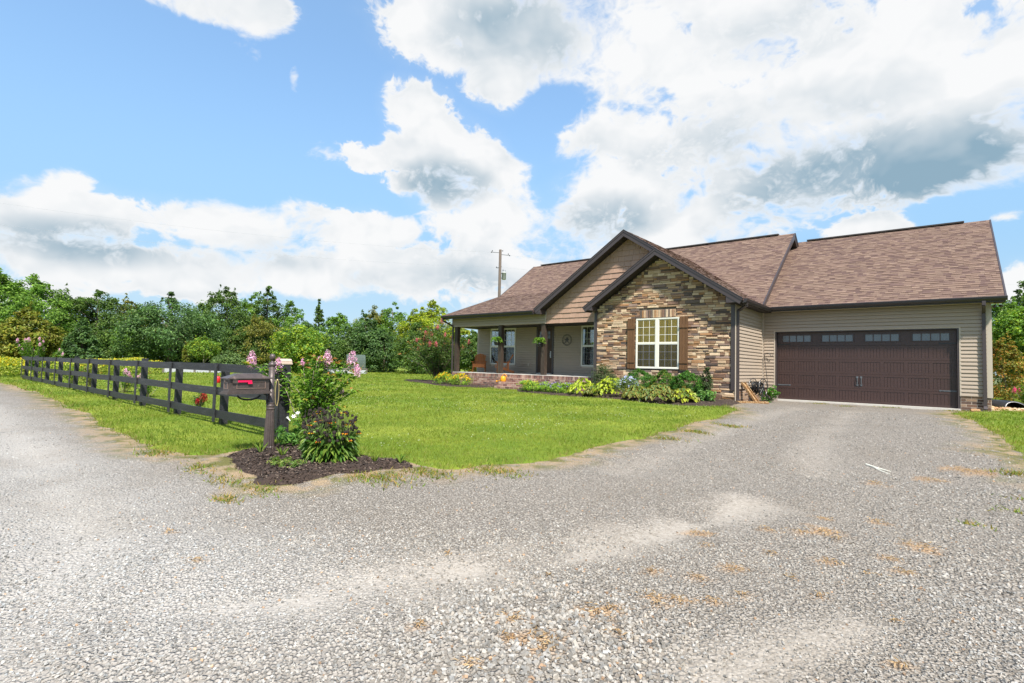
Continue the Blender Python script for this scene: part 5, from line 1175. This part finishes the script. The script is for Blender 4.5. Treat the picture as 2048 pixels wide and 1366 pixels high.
# ------------------------------------------------------------------ porch furniture
M['chairwood'] = mat('stained_chair_wood', (.42,.13,.030), .5, .25, 8, .3, 50, stretch=(5,5,.6), objrand=.15)
def chair(label, x, y, rz):
    t = thing('adirondack_chair', label, 'chair', (x, y, .616), 'wooden chairs on the porch', rz, world=False); m_ = M['chairwood']
    for s in (-1, 1):
        MB().beam((s*.27, -.30, .32), (s*.27, .52, .045), .028, .11).obj('side_rail', m_, t)
        MB().box(s*.30-.014, s*.30+.014, -.30, -.19, 0, .50).obj('front_leg', m_, t)
        MB().box(s*.29-.014, s*.29+.014, .20, .27, .16, .56).obj('rear_upright', m_, t)
        MB().box(s*.33-.06, s*.33+.06, -.36, .33, .50, .523).obj('arm', m_, t)
    for k in range(6):
        yy = -.33+k*.085; zz = .385-(yy+.30)*.33; MB().beam((-.285, yy, zz), (.285, yy, zz), .075, .02, (0, .3, 1)).obj('seat_slat', m_, t)
    MB().box(-.285, .285, -.375, -.35, .24, .39).obj('apron', m_, t)
    for k in range(7):
        xx = (k-3)*.076; top = .92-.012*abs(k-3)**1.7
        MB().beam((xx*.92, .10, .27), (xx*1.04, .46, top), .068, .02, (0, -1, .3)).obj('back_slat', m_, t)
    MB().beam((-.27, .29, .55), (.27, .29, .55), .03, .06).beam((-.24, .14, .28), (.24, .14, .28), .03, .06).obj('back_rail', m_, t)
chair('orange-brown slatted wooden chair facing out at the left end of the porch', -17.62, 18.75, rad(38))
chair('orange-brown wooden chair seen from the side behind the middle porch post', -15.95, 18.6, rad(-48))
M['orange'] = mat('orange_plastic', (.72,.30,.015), .4, .06)
can = thing('watering_can', 'orange plastic watering can on the porch steps', 'watering can', (-14.72, 17.20, .276), world=False, rz=rad(185))
MB().lathe([(.105, 0), (.115, .02), (.125, .10), (.115, .19), (.09, .235), (.06, .24)], 18).obj('body', M['orange'], can, smooth=True)
MB().tube([(.10, 0, .06), (.20, 0, .05), (.27, 0, .02), (.33, 0, .0)], [.022, .018, .016, .02], 8).tube([(.31, 0, .01), (.36, 0, .0)], [.02, .055], 10).obj('spout', M['orange'], can, smooth=True)
MB().tube([(-.03+.14*math.cos(t)*.9-.03, 0, .20+.13*math.sin(t)) for t in np.linspace(-.9, 3.3, 14)], .014, 7).obj('handle', M['orange'], can, smooth=True)
for i, (x, z, lb) in enumerate([(-15.47, 1.98, 'fern in a hanging basket on the middle porch post'), (-13.05, 1.90, 'fern in a hanging basket on the right porch post')]):
    t = thing('hanging_fern', lb, 'fern', (x+.02, 17.52, z), 'ferns hung on the porch posts', world=False); r = np.random.default_rng(201+i)
    n = 520; a = r.random(n)*6.283; u = r.random(n); zz = .10+.20*np.sin(u*2.6)-.16*u**2; R_ = .05+.25*u
    P = np.c_[np.cos(a)*R_, np.sin(a)*R_*.7, zz]+r.normal(size=(n, 3))*.018
    V, F, Cc = leaf_arrays(P, np.c_[np.cos(a)*.3, np.sin(a)*.3, np.ones(n)]+r.normal(size=(n, 3))*.3, .085, .03, pal_cols(r, [(.12,.24,.03),(.20,.32,.05),(.08,.17,.025)], n), 7, np.c_[np.cos(a), np.sin(a), .5-1.5*u]); put('fronds', np_mesh('fronds', V, F, Cc), M['leaf_thin'], t)
    MB().lathe([(.06, -.10), (.10, -.06), (.125, .04), (.12, .06)], 14).obj('basket', M['iron'], t, smooth=True)
    MB().tube([(0, .16, .38), (0, .06, .42), (0, .0, .36), (0, 0, .20)], .008, 6).box(-.02, .02, .15, .165, .24, .42).obj('bracket', M['iron'], t)
# ------------------------------------------------------------------ corner between stone gable and garage
hr = thing('hose_reel', 'black garden hose coiled on a reel against the return wall', 'hose reel', (-4.82, 18.95, gz(-4.86, 19)), world=False, rz=rad(78))
cw = MB()
for s in (-.17, .17): cw.tube([(s*.0+.0+.02*s, s+0, .0)]*2, .001, 3); cw.tube([(.30*math.cos(t), s, .50+.30*math.sin(t)) for t in np.linspace(0, 6.283, 25)], .014, 6)
for s in (-.17, .17):
    for k in range(4):
        a = k*.785; cw.tube([(.30*math.cos(a), s, .5+.30*math.sin(a)), (-.30*math.cos(a), s, .5-.30*math.sin(a))], .009, 5)
cw.tube([(0, -.2, .5), (0, .2, .5)], .03, 8); cw.obj('wheel_frame', M['iron'], hr)
MB().tube([(-.25, -.2, 0), (0, -.2, .5), (.25, -.2, 0)], .014, 6).tube([(-.25, .2, 0), (0, .2, .5), (.25, .2, 0)], .014, 6).obj('stand', M['iron'], hr)
hs = MB(); pts = [( (.14+.012*(k//36 % 5))*math.cos(k*.2), -.14+.28*((k % 90)/90), .5+(.14+.012*(k//36 % 5))*math.sin(k*.2)) for k in range(360)]
hs.tube(pts, .014, 5)
hs.tube([(.15, .0, .42), (.28, -.10, .30), (.35, -.25, .12), (.42, -.1, .03), (.38, .2, .03), (.2, .3, .03)], .014, 6); hs.obj('hose', mat('black_rubber', (.014,.014,.015), .45, .2), hr)
M['pot'] = mat('taupe_planter', (.34,.28,.24), .6, .08, 8, .3, 40)
pt_ = thing('flower_pot', 'taupe ribbed planter pot with small green plant beside the garage door', 'pot', (-4.60, 19.95, gz(-4.6, 19.95)-.02), world=False)
MB().lathe([(.135, 0), (.145, .02), (.15, .04), (.185, .27), (.205, .28), (.205, .32), (.185, .32), (.175, .27)], 24).obj('pot_body', M['pot'], pt_, smooth=True)
gm = MB()
for k in range(12):
    for s in (-1, 1):
        a = k*.5236; gm.tube([((.152+.033*q)*math.cos(a+s*q*.5), (.152+.033*q)*math.sin(a+s*q*.5), .05+.20*q) for q in (0, .33, .66, 1)], .004, 4)
gm.obj('relief', M['pot'], pt_)
r = np.random.default_rng(211); V, F, Cc = crown_arrays(r, (-.03, 0, .28), .14, .14, .20, 260, .07, [(.10,.26,.03),(.16,.34,.05)], 18, .7, None, .4, .5); put('plant', np_mesh('plant', V, F, Cc), M['leaf_thin'], pt_)
t = thing('weed_clump', 'bright green weeds growing around the hose reel', 'weed', (-4.62, 19.35, gz(-4.6, 19.3)), world=False)
V, F, Cc = crown_arrays(r, (0, 0, 0), .26, .3, .55, 700, .075, [(.06,.16,.025),(.10,.23,.04)], 26, .8, None, .5, .5); put('leaves', np_mesh('leaves', V, F, Cc), M['leaf_thin'], t)
hk = MB().tube([(-4.80, 20.22, gz(-4.8, 20.2)-.1), (-4.80, 20.25, .35), (-4.90, 20.35, 1.0), (-4.98, 20.44, 1.50)]+[(-4.88+.10*math.cos(a)-.0, 20.44, 1.55+.11*math.sin(a)) for a in np.linspace(3.0, .35, 9)]+[(-4.77, 20.44, 1.55), (-4.75, 20.44, 1.52), (-4.72, 20.44, 1.54), (-4.715, 20.44, 1.60)], .010, 7)
o = hk.obj('shepherd_hook', M['iron'], smooth=True); o['label'] = 'thin black shepherd hook leaning into the corner by the garage'; o['category'] = 'hook'
M['rust'] = mat('rusty_speckled_board', (.22,.115,.045), .8, .5, 25, .6, 60, col2=(.42,.30,.16), c2scale=22, c2lo=.5, c2hi=.6)
def trough(nm, lb, a, b_, wd, up):
    t = MB(); t.beam(a, b_, wd, .025, up); a, b_ = Vector(a), Vector(b_); d = (b_-a).normalized(); s = d.cross(Vector(up)).normalized(); u = s.cross(d).normalized()
    for q in (-1, 1): t.beam(a+s*q*wd*.45+u*.03, b_+s*q*wd*.45+u*.03, .025, .06, up)
    o = t.obj(nm, M['rust']); o['label'] = lb; o['category'] = 'board'; return o
trough('rusty_board', 'rust-brown speckled board leaning on the wall beside the downspout', (-4.55, 17.75, -.02), (-5.04, 17.95, .60), .20, (.8, -.25, .6))
trough('rusty_board', 'rust-brown speckled board lying on the gravel at the wall corner', (-5.02, 17.2, -.02), (-4.30, 18.0, -.02), .16, (0, 0, 1))
# ------------------------------------------------------------------ right of the garage
cv = thing('culvert_pipe', 'black plastic drain pipe end half buried beside the garage', 'pipe', (1.62, 23.2, gz(1.6, 23.2)), world=False, rz=rad(24))
V = []; F = []; n = 20
for (yy, r1) in ((-.45, .26), (-.44, .30), (.7, .30)):
    for k in range(n): a = math.pi*2*k/n; V.append((r1*1.05*math.cos(a), yy+(.12*math.sin(a)), .06+r1*.75*math.sin(a)))
for i in range(2):
    for k in range(n): F.append((i*n+k, i*n+(k+1) % n, (i+1)*n+(k+1) % n, (i+1)*n+k))
MB().add(V, F).obj('pipe_shell', mat('black_poly_pipe', (.022,.024,.028), .35, .15, spec=.6), cv, smooth=True)
V2 = [(p[0]*.93, p[1]+.02, .06+(p[2]-.06)*.93) for p in V[:n]]+[(p[0]*.93, p[1], .06+(p[2]-.06)*.93) for p in V[2*n:]]
MB().add(V2, [(n+k, n+(k+1) % n, (k+1) % n, k) for k in range(n)]).obj('pipe_bore', mat('pipe_inside', (.008,.008,.009), .6), cv, smooth=True)
r = np.random.default_rng(221); wc = MB()
for k in range(420):
    x = 1.15+2.2*r.random(); y = 21.0+1.0*r.random()+.25*(x-1.2); L = .03+.09*r.random(); a = r.random()*3.14; d = Vector((math.cos(a), math.sin(a), r.normal()*.25)).normalized(); s = d.orthogonal().normalized()*L*.3
    p_ = Vector((x, y, gz(x, y)+.03+.09*r.random())); c_ = rnd.choice(((.62,.42,.24), (.70,.52,.34), (.50,.28,.14), (.34,.19,.10))); wc.add([p_-d*L, p_+s, p_+d*L, p_-s+Vector((0, 0, .012))], [(0, 1, 2, 3)], c_)
wc.obj('wood_chip_pile', mat('split_wood', (1,1,1), .8, .2, 30, attr=True), cols=True, kind='stuff', label='pile of pale orange wood chips beside the garage corner', category='wood chips')
o = MB().tube([(.62, 19.95, gz(.6, 19.95)+.03), (.82, 20.05, gz(.8, 20)+.04)], [.05, .045], 8).obj('log_chunk', mat('log', (.34,.19,.09), .85, .4, 20)); o['label'] = 'short orange-brown log chunk under the garage downspout'; o['category'] = 'log'
# stick on the drive
sk = MB().tube([(-.80, 8.52, gz(-1, 8.7)+.02), (-.68, 8.38, gz(-.8, 8.4)+.025), (-.52, 8.30, gz(-.5, 8.3)+.02)], [.015, .011, .005], 6).tube([(-.72, 8.43, gz(-.8, 8.5)+.02), (-.60, 8.24, gz(-.6, 8.1)+.02), (-.52, 8.17, gz(-.5, 8)+.02)], [.011, .009, .004], 6)
o = sk.obj('stick', mat('bleached_wood', (.66,.64,.54), .7, .15, 20)); o['label'] = 'pale forked stick lying on the gravel drive'; o['category'] = 'stick'
# ------------------------------------------------------------------ raised garden beds
M['bedwhite'] = mat('white_bed_panel', (.38,.39,.42), .6, .08); M['bedpost'] = mat('grey_bed_post', (.17,.15,.12), .85, .2)
def raised(lb, a, b_, depth, n, grp='raised garden beds'):
    a, b_ = Vector((*a, gz(*a))), Vector((*b_, gz(*b_))); d = (b_-a); L = d.length; d.normalize(); s = Vector((-d.y, d.x, 0))
    t = thing('raised_bed', lb, 'garden bed', tuple(a), grp)
    for k in range(n):
        p0, p1 = a+d*L*k/n, a+d*L*(k+1)/n
        for q in (0, depth): MB().beam(p0+s*q+Vector((0, 0, .22)), p1+s*q+Vector((0, 0, .22)), .03, .40).obj('panel', M['bedwhite'], t)
    for k in range(n+1): MB().beam(a+d*L*k/n-s*.03, a+d*L*k/n-s*.03+Vector((0, 0, .47)), .12, .09, (0, 1, 0)).obj('bed_post', M['bedpost'], t)
    MB().beam(a+s*-.03+Vector((0, 0, .44)), b_+s*-.03+Vector((0, 0, .44)), .08, .05).obj('top_rail', M['bedpost'], t)
    MB().beam(a+s*depth/2+Vector((0, 0, .36)), b_+s*depth/2+Vector((0, 0, .36)), depth*.95, .05).obj('soil', mm, t)
    return t, a, d, s, L
raised('long low white raised bed seen between the fence rails', (-41.2, 12.2), (-39.2, 15.4), 1.3, 4)
raised('low white raised bed behind the mailbox lid', (-38.9, 16.0), (-38.2, 17.1), 1.3, 2)
t_, a, d, s, L = raised('white raised bed with the dark hooped net, right of the pink crepe myrtle', (-38.0, 22.4), (-36.5, 25.3), 1.3, 4)
hn = thing('hoop_net', 'dark green hooped garden net over the raised bed', 'net tunnel', tuple(a+d*L*.62+Vector((0, 0, .45))), world=True)
mn, b, p, o = newmat('net_mesh'); tp = b.n('ShaderNodeBsdfTransparent'); df = b.n('ShaderNodeBsdfDiffuse', {'Color': (.10,.13,.115,1)}); mx = b.n('ShaderNodeMixShader', {0: .72}); b.link(tp.outputs[0], mx.inputs[1]); b.link(df.outputs[0], mx.inputs[2]); b.link(mx.outputs[0], o.inputs[0])
V = []; F = []; nn = 12
for i in range(7):
    c_ = a+d*(L*(.52+.075*i))
    for k in range(nn+1):
        t2 = math.pi*k/nn; V.append(c_+s*(.65-.65*math.cos(t2))+Vector((0, 0, .45+1.15*math.sin(t2)**.7)))
for i in range(6):
    for k in range(nn): F.append((i*(nn+1)+k, i*(nn+1)+k+1, (i+1)*(nn+1)+k+1, (i+1)*(nn+1)+k))
MB().add(V, F).obj('net', mn, hn)
hp = MB()
for i in range(7): hp.tube(V[i*(nn+1):(i+1)*(nn+1)], .012, 5)
hp.obj('hoops', mat('hoop_pipe', (.07,.09,.08), .7), hn)
V, F, Cc = crown_arrays(np.random.default_rng(5), tuple(a+d*L*.75+s*.65+Vector((0, 0, .4))), .9, .6, .7, 260, .16, [(.35,.30,.10),(.45,.36,.14),(.20,.2,.06)], 14, .9, None, .5, .5); cp = put('corn_plants', np_mesh('corn_plants', V, F, Cc), M['leaf_thin'], label='dry yellow plants under the hooped net', category='plants', kind='stuff')
# red container hung beyond the fence
rb_ = thing('red_container', 'small red container with a white label hanging beyond the second fence bay', 'container', (-19.5, 7.45, .15), world=False)
hk_z = 0
MB().lathe([(.06, 0), (.075, .01), (.075, .19), (.05, .22), (.02, .24)], 12).obj('body', mat('red_paint', (.55,.015,.02), .4, .05), rb_, smooth=True)
MB().box(-.03, .03, -.082, -.06, .05, .14).obj('label_patch', M['white'], rb_)
MB().tube([(0, 0, .24), (0, 0, .34), (.02, .25, .50), (.03, .28, .1), (.03, .28, -.35)], .009, 6).obj('stake_hook', M['iron'], rb_)
# ------------------------------------------------------------------ utility pole and wires
PX, PY = -29.65, 33.85
up_ = thing('utility_pole', 'wooden utility pole with grey transformer rising behind the house', 'utility pole', (PX, PY, gz(PX, PY)), world=False); pz0 = -gz(PX, PY)
M['polewood'] = mat('pole_wood', (.10,.078,.06), .9, .25, 8, .4, 40, stretch=(3,3,.4))
MB().tube([(0, 0, -.3), (0, 0, 11.05+pz0)], [.15, .115], 12).obj('shaft', M['polewood'], up_, smooth=True)
rgt = Vector((.77, .64, 0))
MB().beam(Vector((0, 0, 10.82+pz0))-rgt*.80, Vector((0, 0, 10.78+pz0))-rgt*.12, .04, .04).beam(Vector((0, 0, 10.62+pz0))+rgt*.12, Vector((0, 0, 10.56+pz0))+rgt*.85, .04, .04).beam(Vector((0, 0, 9.45+pz0))-rgt*.32, Vector((0, 0, 9.45+pz0)), .06, .06).obj('cross_arm', M['handle'], up_)
im = MB()
for q, z_ in ((-.78, 10.82), (-.70, 10.93), (.82, 10.55), (.70, 10.68), (-.30, 9.5), (.2, 10.95), (.10, 9.55)): im.lathe([(.02, 0), (.05, .02), (.03, .05), (.05, .07), (.02, .10)], 8, Vector((0, 0, z_+pz0-.05))+rgt*q)
im.obj('insulators', M['iron'], up_)
MB().lathe([(.15, 0), (.19, .03), (.19, .55), (.205, .56), (.205, .61), (.17, .64), (.12, .70)], 14, rgt*.36+Vector((0, 0, 8.42+pz0))).obj('transformer', mat('grey_tank', (.36,.37,.36), .5, .3, 12), up_, smooth=True)
MB().tube([rgt*.30+Vector((0, 0, 9.06+pz0)), rgt*.27+Vector((0, 0, 9.30+pz0))], [.045, .035], 8).tube([rgt*.44+Vector((0, 0, 9.06+pz0)), rgt*.46+Vector((0, 0, 9.25+pz0))], [.035, .025], 8).beam(Vector((0, 0, 8.95+pz0)), rgt*.36+Vector((0, 0, 8.95+pz0)), .06, .06).beam(Vector((0, 0, 8.55+pz0)), rgt*.36+Vector((0, 0, 8.55+pz0)), .06, .06).obj('bushings', M['handle'], up_)
def wire(lb, a, b_, sag, r_=.0045):
    a, b_ = Vector(a), Vector(b_); o = MB().tube([a.lerp(b_, q)-Vector((0, 0, 4*sag*q*(1-q))) for q in np.linspace(0, 1, 25)], r_, 5).obj('power_line', mat('wire', (.34,.36,.38), .6)); o['label'] = lb; o['category'] = 'power line'; o['group'] = 'power lines on the utility pole'
A0 = Vector((PX, PY, 0))
wire('upper power line running left from the utility pole', A0-rgt*.80+Vector((0, 0, 10.82)), (-51.5, -7.5, 11.3), .9)
wire('lower power line running left from the utility pole', A0-rgt*.32+Vector((0, 0, 9.5)), (-51.5, -7.5, 9.9), .9)
wire('upper power line running right from the pole behind the roof', A0+rgt*.85+Vector((0, 0, 10.56)), (12, 78, 10.6), .9)
wire('lower power line running right from the pole behind the roof', A0+rgt*.2+Vector((0, 0, 9.5)), (12, 78, 9.4), .9)

# ------------------------------------------------------------------ grass blades
r = np.random.default_rng(301)
def sector(r0_, r1_, n, a0=-88, a1=12):
    rr = np.sqrt(r.uniform(r0_**2, r1_**2, n)); a = np.radians(r.uniform(a0, a1, n)); return rr*np.sin(a), rr*np.cos(a)
def inside_house(X, Y): return ((X > -18.5) & (X < 1.15) & (Y > 17.4) & ((X < -5.0) | (Y > 20.5)))
Vs, Fs, Cs, k0 = [], [], [], 0
for (ra, rb2, dens_, wd, ht) in ((4, 9, 1500, .008, .040), (9, 14, 760, .011, .044), (14, 22, 330, .018, .050), (22, 36, 100, .032, .06), (36, 62, 26, .07, .075)):
    n = int(dens_*(rb2**2-ra**2)*.5*math.radians(100)); X, Y = sector(ra, rb2, n)
    s1 = sdf(LAWN, X, Y)+(vnoise(X, Y, 2.2, 1)-.5)*.22+(vnoise(X, Y, 7, 2)-.5)*.09; s2 = sdf(LAWN_R, X, Y)+(vnoise(X, Y, 2.2, 1)-.5)*.22+(vnoise(X, Y, 7, 2)-.5)*.09
    s = np.maximum(s1, s2); ok = (s > -.10) & ~inside_house(X, Y) & (sdf(BED_M, X, Y) < .02) & (sdf(BED_A, X, Y) < .02) & (sdf(BED_B, X, Y) < .02)
    ok &= (s > .0) | (r.random(len(X)) < .15)
    X, Y, s = X[ok], Y[ok], s[ok]; n = len(X); Z = tz(X, Y)+micro(X, Y)+np.clip(s*.22, -.02, .035)-.004
    a = r.random(n)*6.283; h = ht*(.55+.8*r.random(n))*(.8+.5*vnoise(X, Y, 1.2, 12))*(1+.7*np.clip(1-s/.35, 0, 1)); w_ = wd*(.7+.6*r.random(n)); ln = r.normal(size=(n, 2))*h[:, None]*.55
    dx, dy = np.cos(a)*w_*.5, np.sin(a)*w_*.5
    V = np.stack([np.c_[X-dx, Y-dy, Z], np.c_[X+dx, Y+dy, Z], np.c_[X+ln[:, 0], Y+ln[:, 1], Z+h]], 1).reshape(-1, 3)
    F = np.arange(3*n).reshape(-1, 3)+k0; k0 += 3*n
    pt2 = np.clip(.5+.10*np.sin((Y+.15*X)*5.2+vnoise(X, Y, .3, 50)*3)+1.5*(vnoise(X, Y, .55, 21)*.45+vnoise(X, Y, 1.9, 22)*.35+vnoise(X, Y*.25, 5.5, 23)*.20-.5), 0, 1)
    c_ = np.array([.110,.185,.016])*(1-pt2[:, None])+np.array([.250,.285,.036])*pt2[:, None]
    dry = (r.random(n) < .05+.30*(s < .12)); c_ = np.where(dry[:, None], np.array([.30,.25,.08]), c_)*(1+r.normal(size=(n, 1))*.13)
    Vs.append(V); Fs.append(F); Cs.append(np.repeat(np.clip(c_, .005, .8), 3, 0))
put('grass', np_mesh('grass', np.concatenate(Vs), np.concatenate(Fs), np.concatenate(Cs)), leafmat('grass_blade', (1.0, 1.0, .95), trans=.45, rough=.6), kind='stuff', label='short mown lawn grass around the house', category='grass')
# white clover heads dotted through the lawn
X, Y = sector(8, 24, 3600, -60, -12); k = (sdf(LAWN, X, Y) > .4) & ~inside_house(X, Y) & (sdf(BED_B, X, Y) < -.1) & (sdf(BED_A, X, Y) < -.1) & (vnoise(X, Y, .6, 40)*.6+vnoise(X, Y, 2.5, 41)*.4 > .56); X, Y = X[k], Y[k]; n = len(X)
V, F, Cc = leaf_arrays(np.c_[X, Y, tz(X, Y)+micro(X, Y)+.075], np.tile([.2, -.4, .8], (n, 1))+r.normal(size=(n, 3))*.3, .022, .020, np.tile([.40, .43, .28], (n, 1)), 77)
put('clover_flowers', np_mesh('clover_flowers', V, F, Cc), M['petal'], kind='stuff', label='tiny white clover heads dotted through the lawn', category='clover')
# weeds and moss strays on the gravel verge
X = []; Y = []
for wx, wy, wr, wn in ((-6.69,2.41,.30,140),(-5.97,2.40,.28,140),(-5.3,2.5,.25,110),(-4.85,3.57,.4,420),(-4.2,4.75,.35,360),(-8.1,2.38,.3,200),(-5.2,2.1,.16,120),(-3.66,9.96,.22,260),(.75,9.14,.25,260),(-3.4,11.2,.25,260),(-3.75,8.9,.25,160),(.75,7.6,.2,60),(.55,6.9,.15,40),(.2,6.1,.12,30),(-3.2,20.1,.25,120),(-1.3,20.2,.3,140),(.3,20.1,.3,160),(-2.3,18.9,.2,80),(-4.6,4.1,.35,300)):
    X.append(wx+r.normal(size=wn)*wr*.7); Y.append(wy+r.normal(size=wn)*wr*.35)
X = np.concatenate(X); Y = np.concatenate(Y); n = len(X); Z = gravel_z(X, Y); a = r.random(n)*6.283; h = .035*(.5+r.random(n)); ln = r.normal(size=(n, 2))*.03
V = np.stack([np.c_[X-np.cos(a)*.008, Y-np.sin(a)*.008, Z], np.c_[X+np.cos(a)*.008, Y+np.sin(a)*.008, Z], np.c_[X+ln[:, 0], Y+ln[:, 1], Z+h]], 1).reshape(-1, 3)
c_ = pal_cols(r, [(.20,.17,.04),(.13,.17,.03),(.28,.19,.07),(.10,.16,.02)], n)
put('verge_weeds', np_mesh('verge_weeds', V, np.arange(3*n).reshape(-1, 3), np.repeat(c_, 3, 0)), M['leaf_thin'], kind='stuff', label='sparse moss and weeds on the gravel verge', category='weeds')
# dry orange needles lying in patches on the drive
X = []; Y = []
for ox, oy, rr_ in ORANGE:
    k = int(8+2600*rr_**2); X.append(ox+r.normal(size=k)*rr_*.62); Y.append(oy+r.normal(size=k)*rr_*.45)
X = np.concatenate(X); Y = np.concatenate(Y); n = len(X); Z = gravel_z(X, Y)+.012+.012*r.random(n); a = r.random(n)*6.283; d = np.c_[np.cos(a), np.sin(a), r.normal(size=n)*.2]
V, F, Cc = leaf_arrays(np.c_[X, Y, Z], np.tile([0, 0, 1.], (n, 1))+r.normal(size=(n, 3))*.3, .035, .007, pal_cols(r, [(.42,.28,.14),(.50,.36,.21),(.34,.21,.10)], n), 9, d)
put('dry_needles', np_mesh('dry_needles', V, F, Cc), M['petal'], kind='stuff', label='patches of dry orange needles on the gravel drive', category='needles')
# ------------------------------------------------------------------ loose gravel stones
r = np.random.default_rng(401)
cube = np.array([(-1,-1,-1),(1,-1,-1),(1,1,-1),(-1,1,-1),(-1,-1,1),(1,-1,1),(1,1,1),(-1,1,1)], float)*.62
cf = np.array([(0,3,2,1),(4,5,6,7),(0,1,5,4),(1,2,6,5),(2,3,7,6),(3,0,4,7)])
octa = np.array([(1,0,0),(0,1,0),(-1,0,0),(0,-1,0),(0,0,1),(0,0,-1)], float)
of = np.array([(0,1,4),(1,2,4),(2,3,4),(3,0,4),(1,0,5),(2,1,5),(3,2,5),(0,3,5)])
def stones(ra, rb2, dens_, size, shape, faces):
    n = int(dens_*(rb2**2-ra**2)*.5*math.radians(108)); X, Y = sector(ra, rb2, n, -94, 14)
    s = np.maximum(np.maximum(sdf(LAWN, X, Y), sdf(LAWN_R, X, Y)), sdf(BED_M, X, Y)+.06); e, du, og = gravel_masks(X, Y)
    ok = (s < -.04) & (Y < 20.3) & (r.random(n) > du*.85) & (r.random(n) > e*.92) & (r.random(n) > og*.5)
    X, Y, du = X[ok], Y[ok], du[ok]; n = len(X)
    lane = sst(2.8, 1.0, Y)*sst(-.6, -3.6, X)+.5*sst(-.5, .5, X)*sst(6, 3, Y)
    coarse = vnoise(X, Y, .9, 33)*.5+np.clip(1-np.hypot((X+1.5)/1.1, (Y-2.1)/.9), 0, 1)*.9+sst(-.6, .6, X)*.25-sst(-3, -7, X)*.25
    sz = size*(.45+.75*r.random(n)**2)*(.62+.75*np.clip(coarse, 0, 1.1))
    m = len(shape); V = shape[None]*(1+r.normal(size=(n, m, 3))*.20)*np.array([1.0, .78, .58])
    q = r.normal(size=(n, 4)); q[:, 1:3] *= .35; q /= np.linalg.norm(q, axis=1, keepdims=True); w0, x0, y0, z0 = q.T
    R = np.stack([1-2*(y0*y0+z0*z0), 2*(x0*y0-z0*w0), 2*(x0*z0+y0*w0), 2*(x0*y0+z0*w0), 1-2*(x0*x0+z0*z0), 2*(y0*z0-x0*w0), 2*(x0*z0-y0*w0), 2*(y0*z0+x0*w0), 1-2*(x0*x0+y0*y0)], 1).reshape(-1, 3, 3)
    V = np.einsum('nij,nmj->nmi', R, V*sz[:, None, None]*.5)+np.c_[X, Y, gravel_z(X, Y)+sz*.12][:, None]
    g_ = (.145+.225*r.random(n)**1.1)*(1+.18*lane)
    warm = r.normal(size=n)*.025; cool = .06*lane; c_ = np.c_[g_*(1.085-cool*.9+warm), g_, g_*(.875+cool*1.0-warm)]
    rare = r.random(n) < .02; c_[rare] *= np.array([1.2, .85, .6])
    F = (np.arange(n)[:, None, None]*m+faces[None]).reshape(-1, faces.shape[1])
    return V.reshape(-1, 3), F, np.repeat(np.clip(c_, .02, .75), m, 0)
sA = stones(1.0, 4.2, 3600, .024, cube, cf); sB = stones(4.2, 8.0, 1300, .027, octa, of); sC = stones(8.0, 17.0, 240, .034, octa, of)
b2 = len(sA[0]); V = np.concatenate([sA[0], sB[0], sC[0]]); F2 = np.concatenate([sB[1]+b2, sC[1]+b2+len(sB[0])])
put('gravel_stones', np_mesh('gravel_stones', V, [sA[1], F2], np.concatenate([sA[2], sB[2], sC[2]])), mat('limestone_chip', (1,1,1), .85, .14, 60, .4, 150, attr=True, spec=.25), kind='stuff', label='loose crushed limestone on the drive and lane', category='gravel')
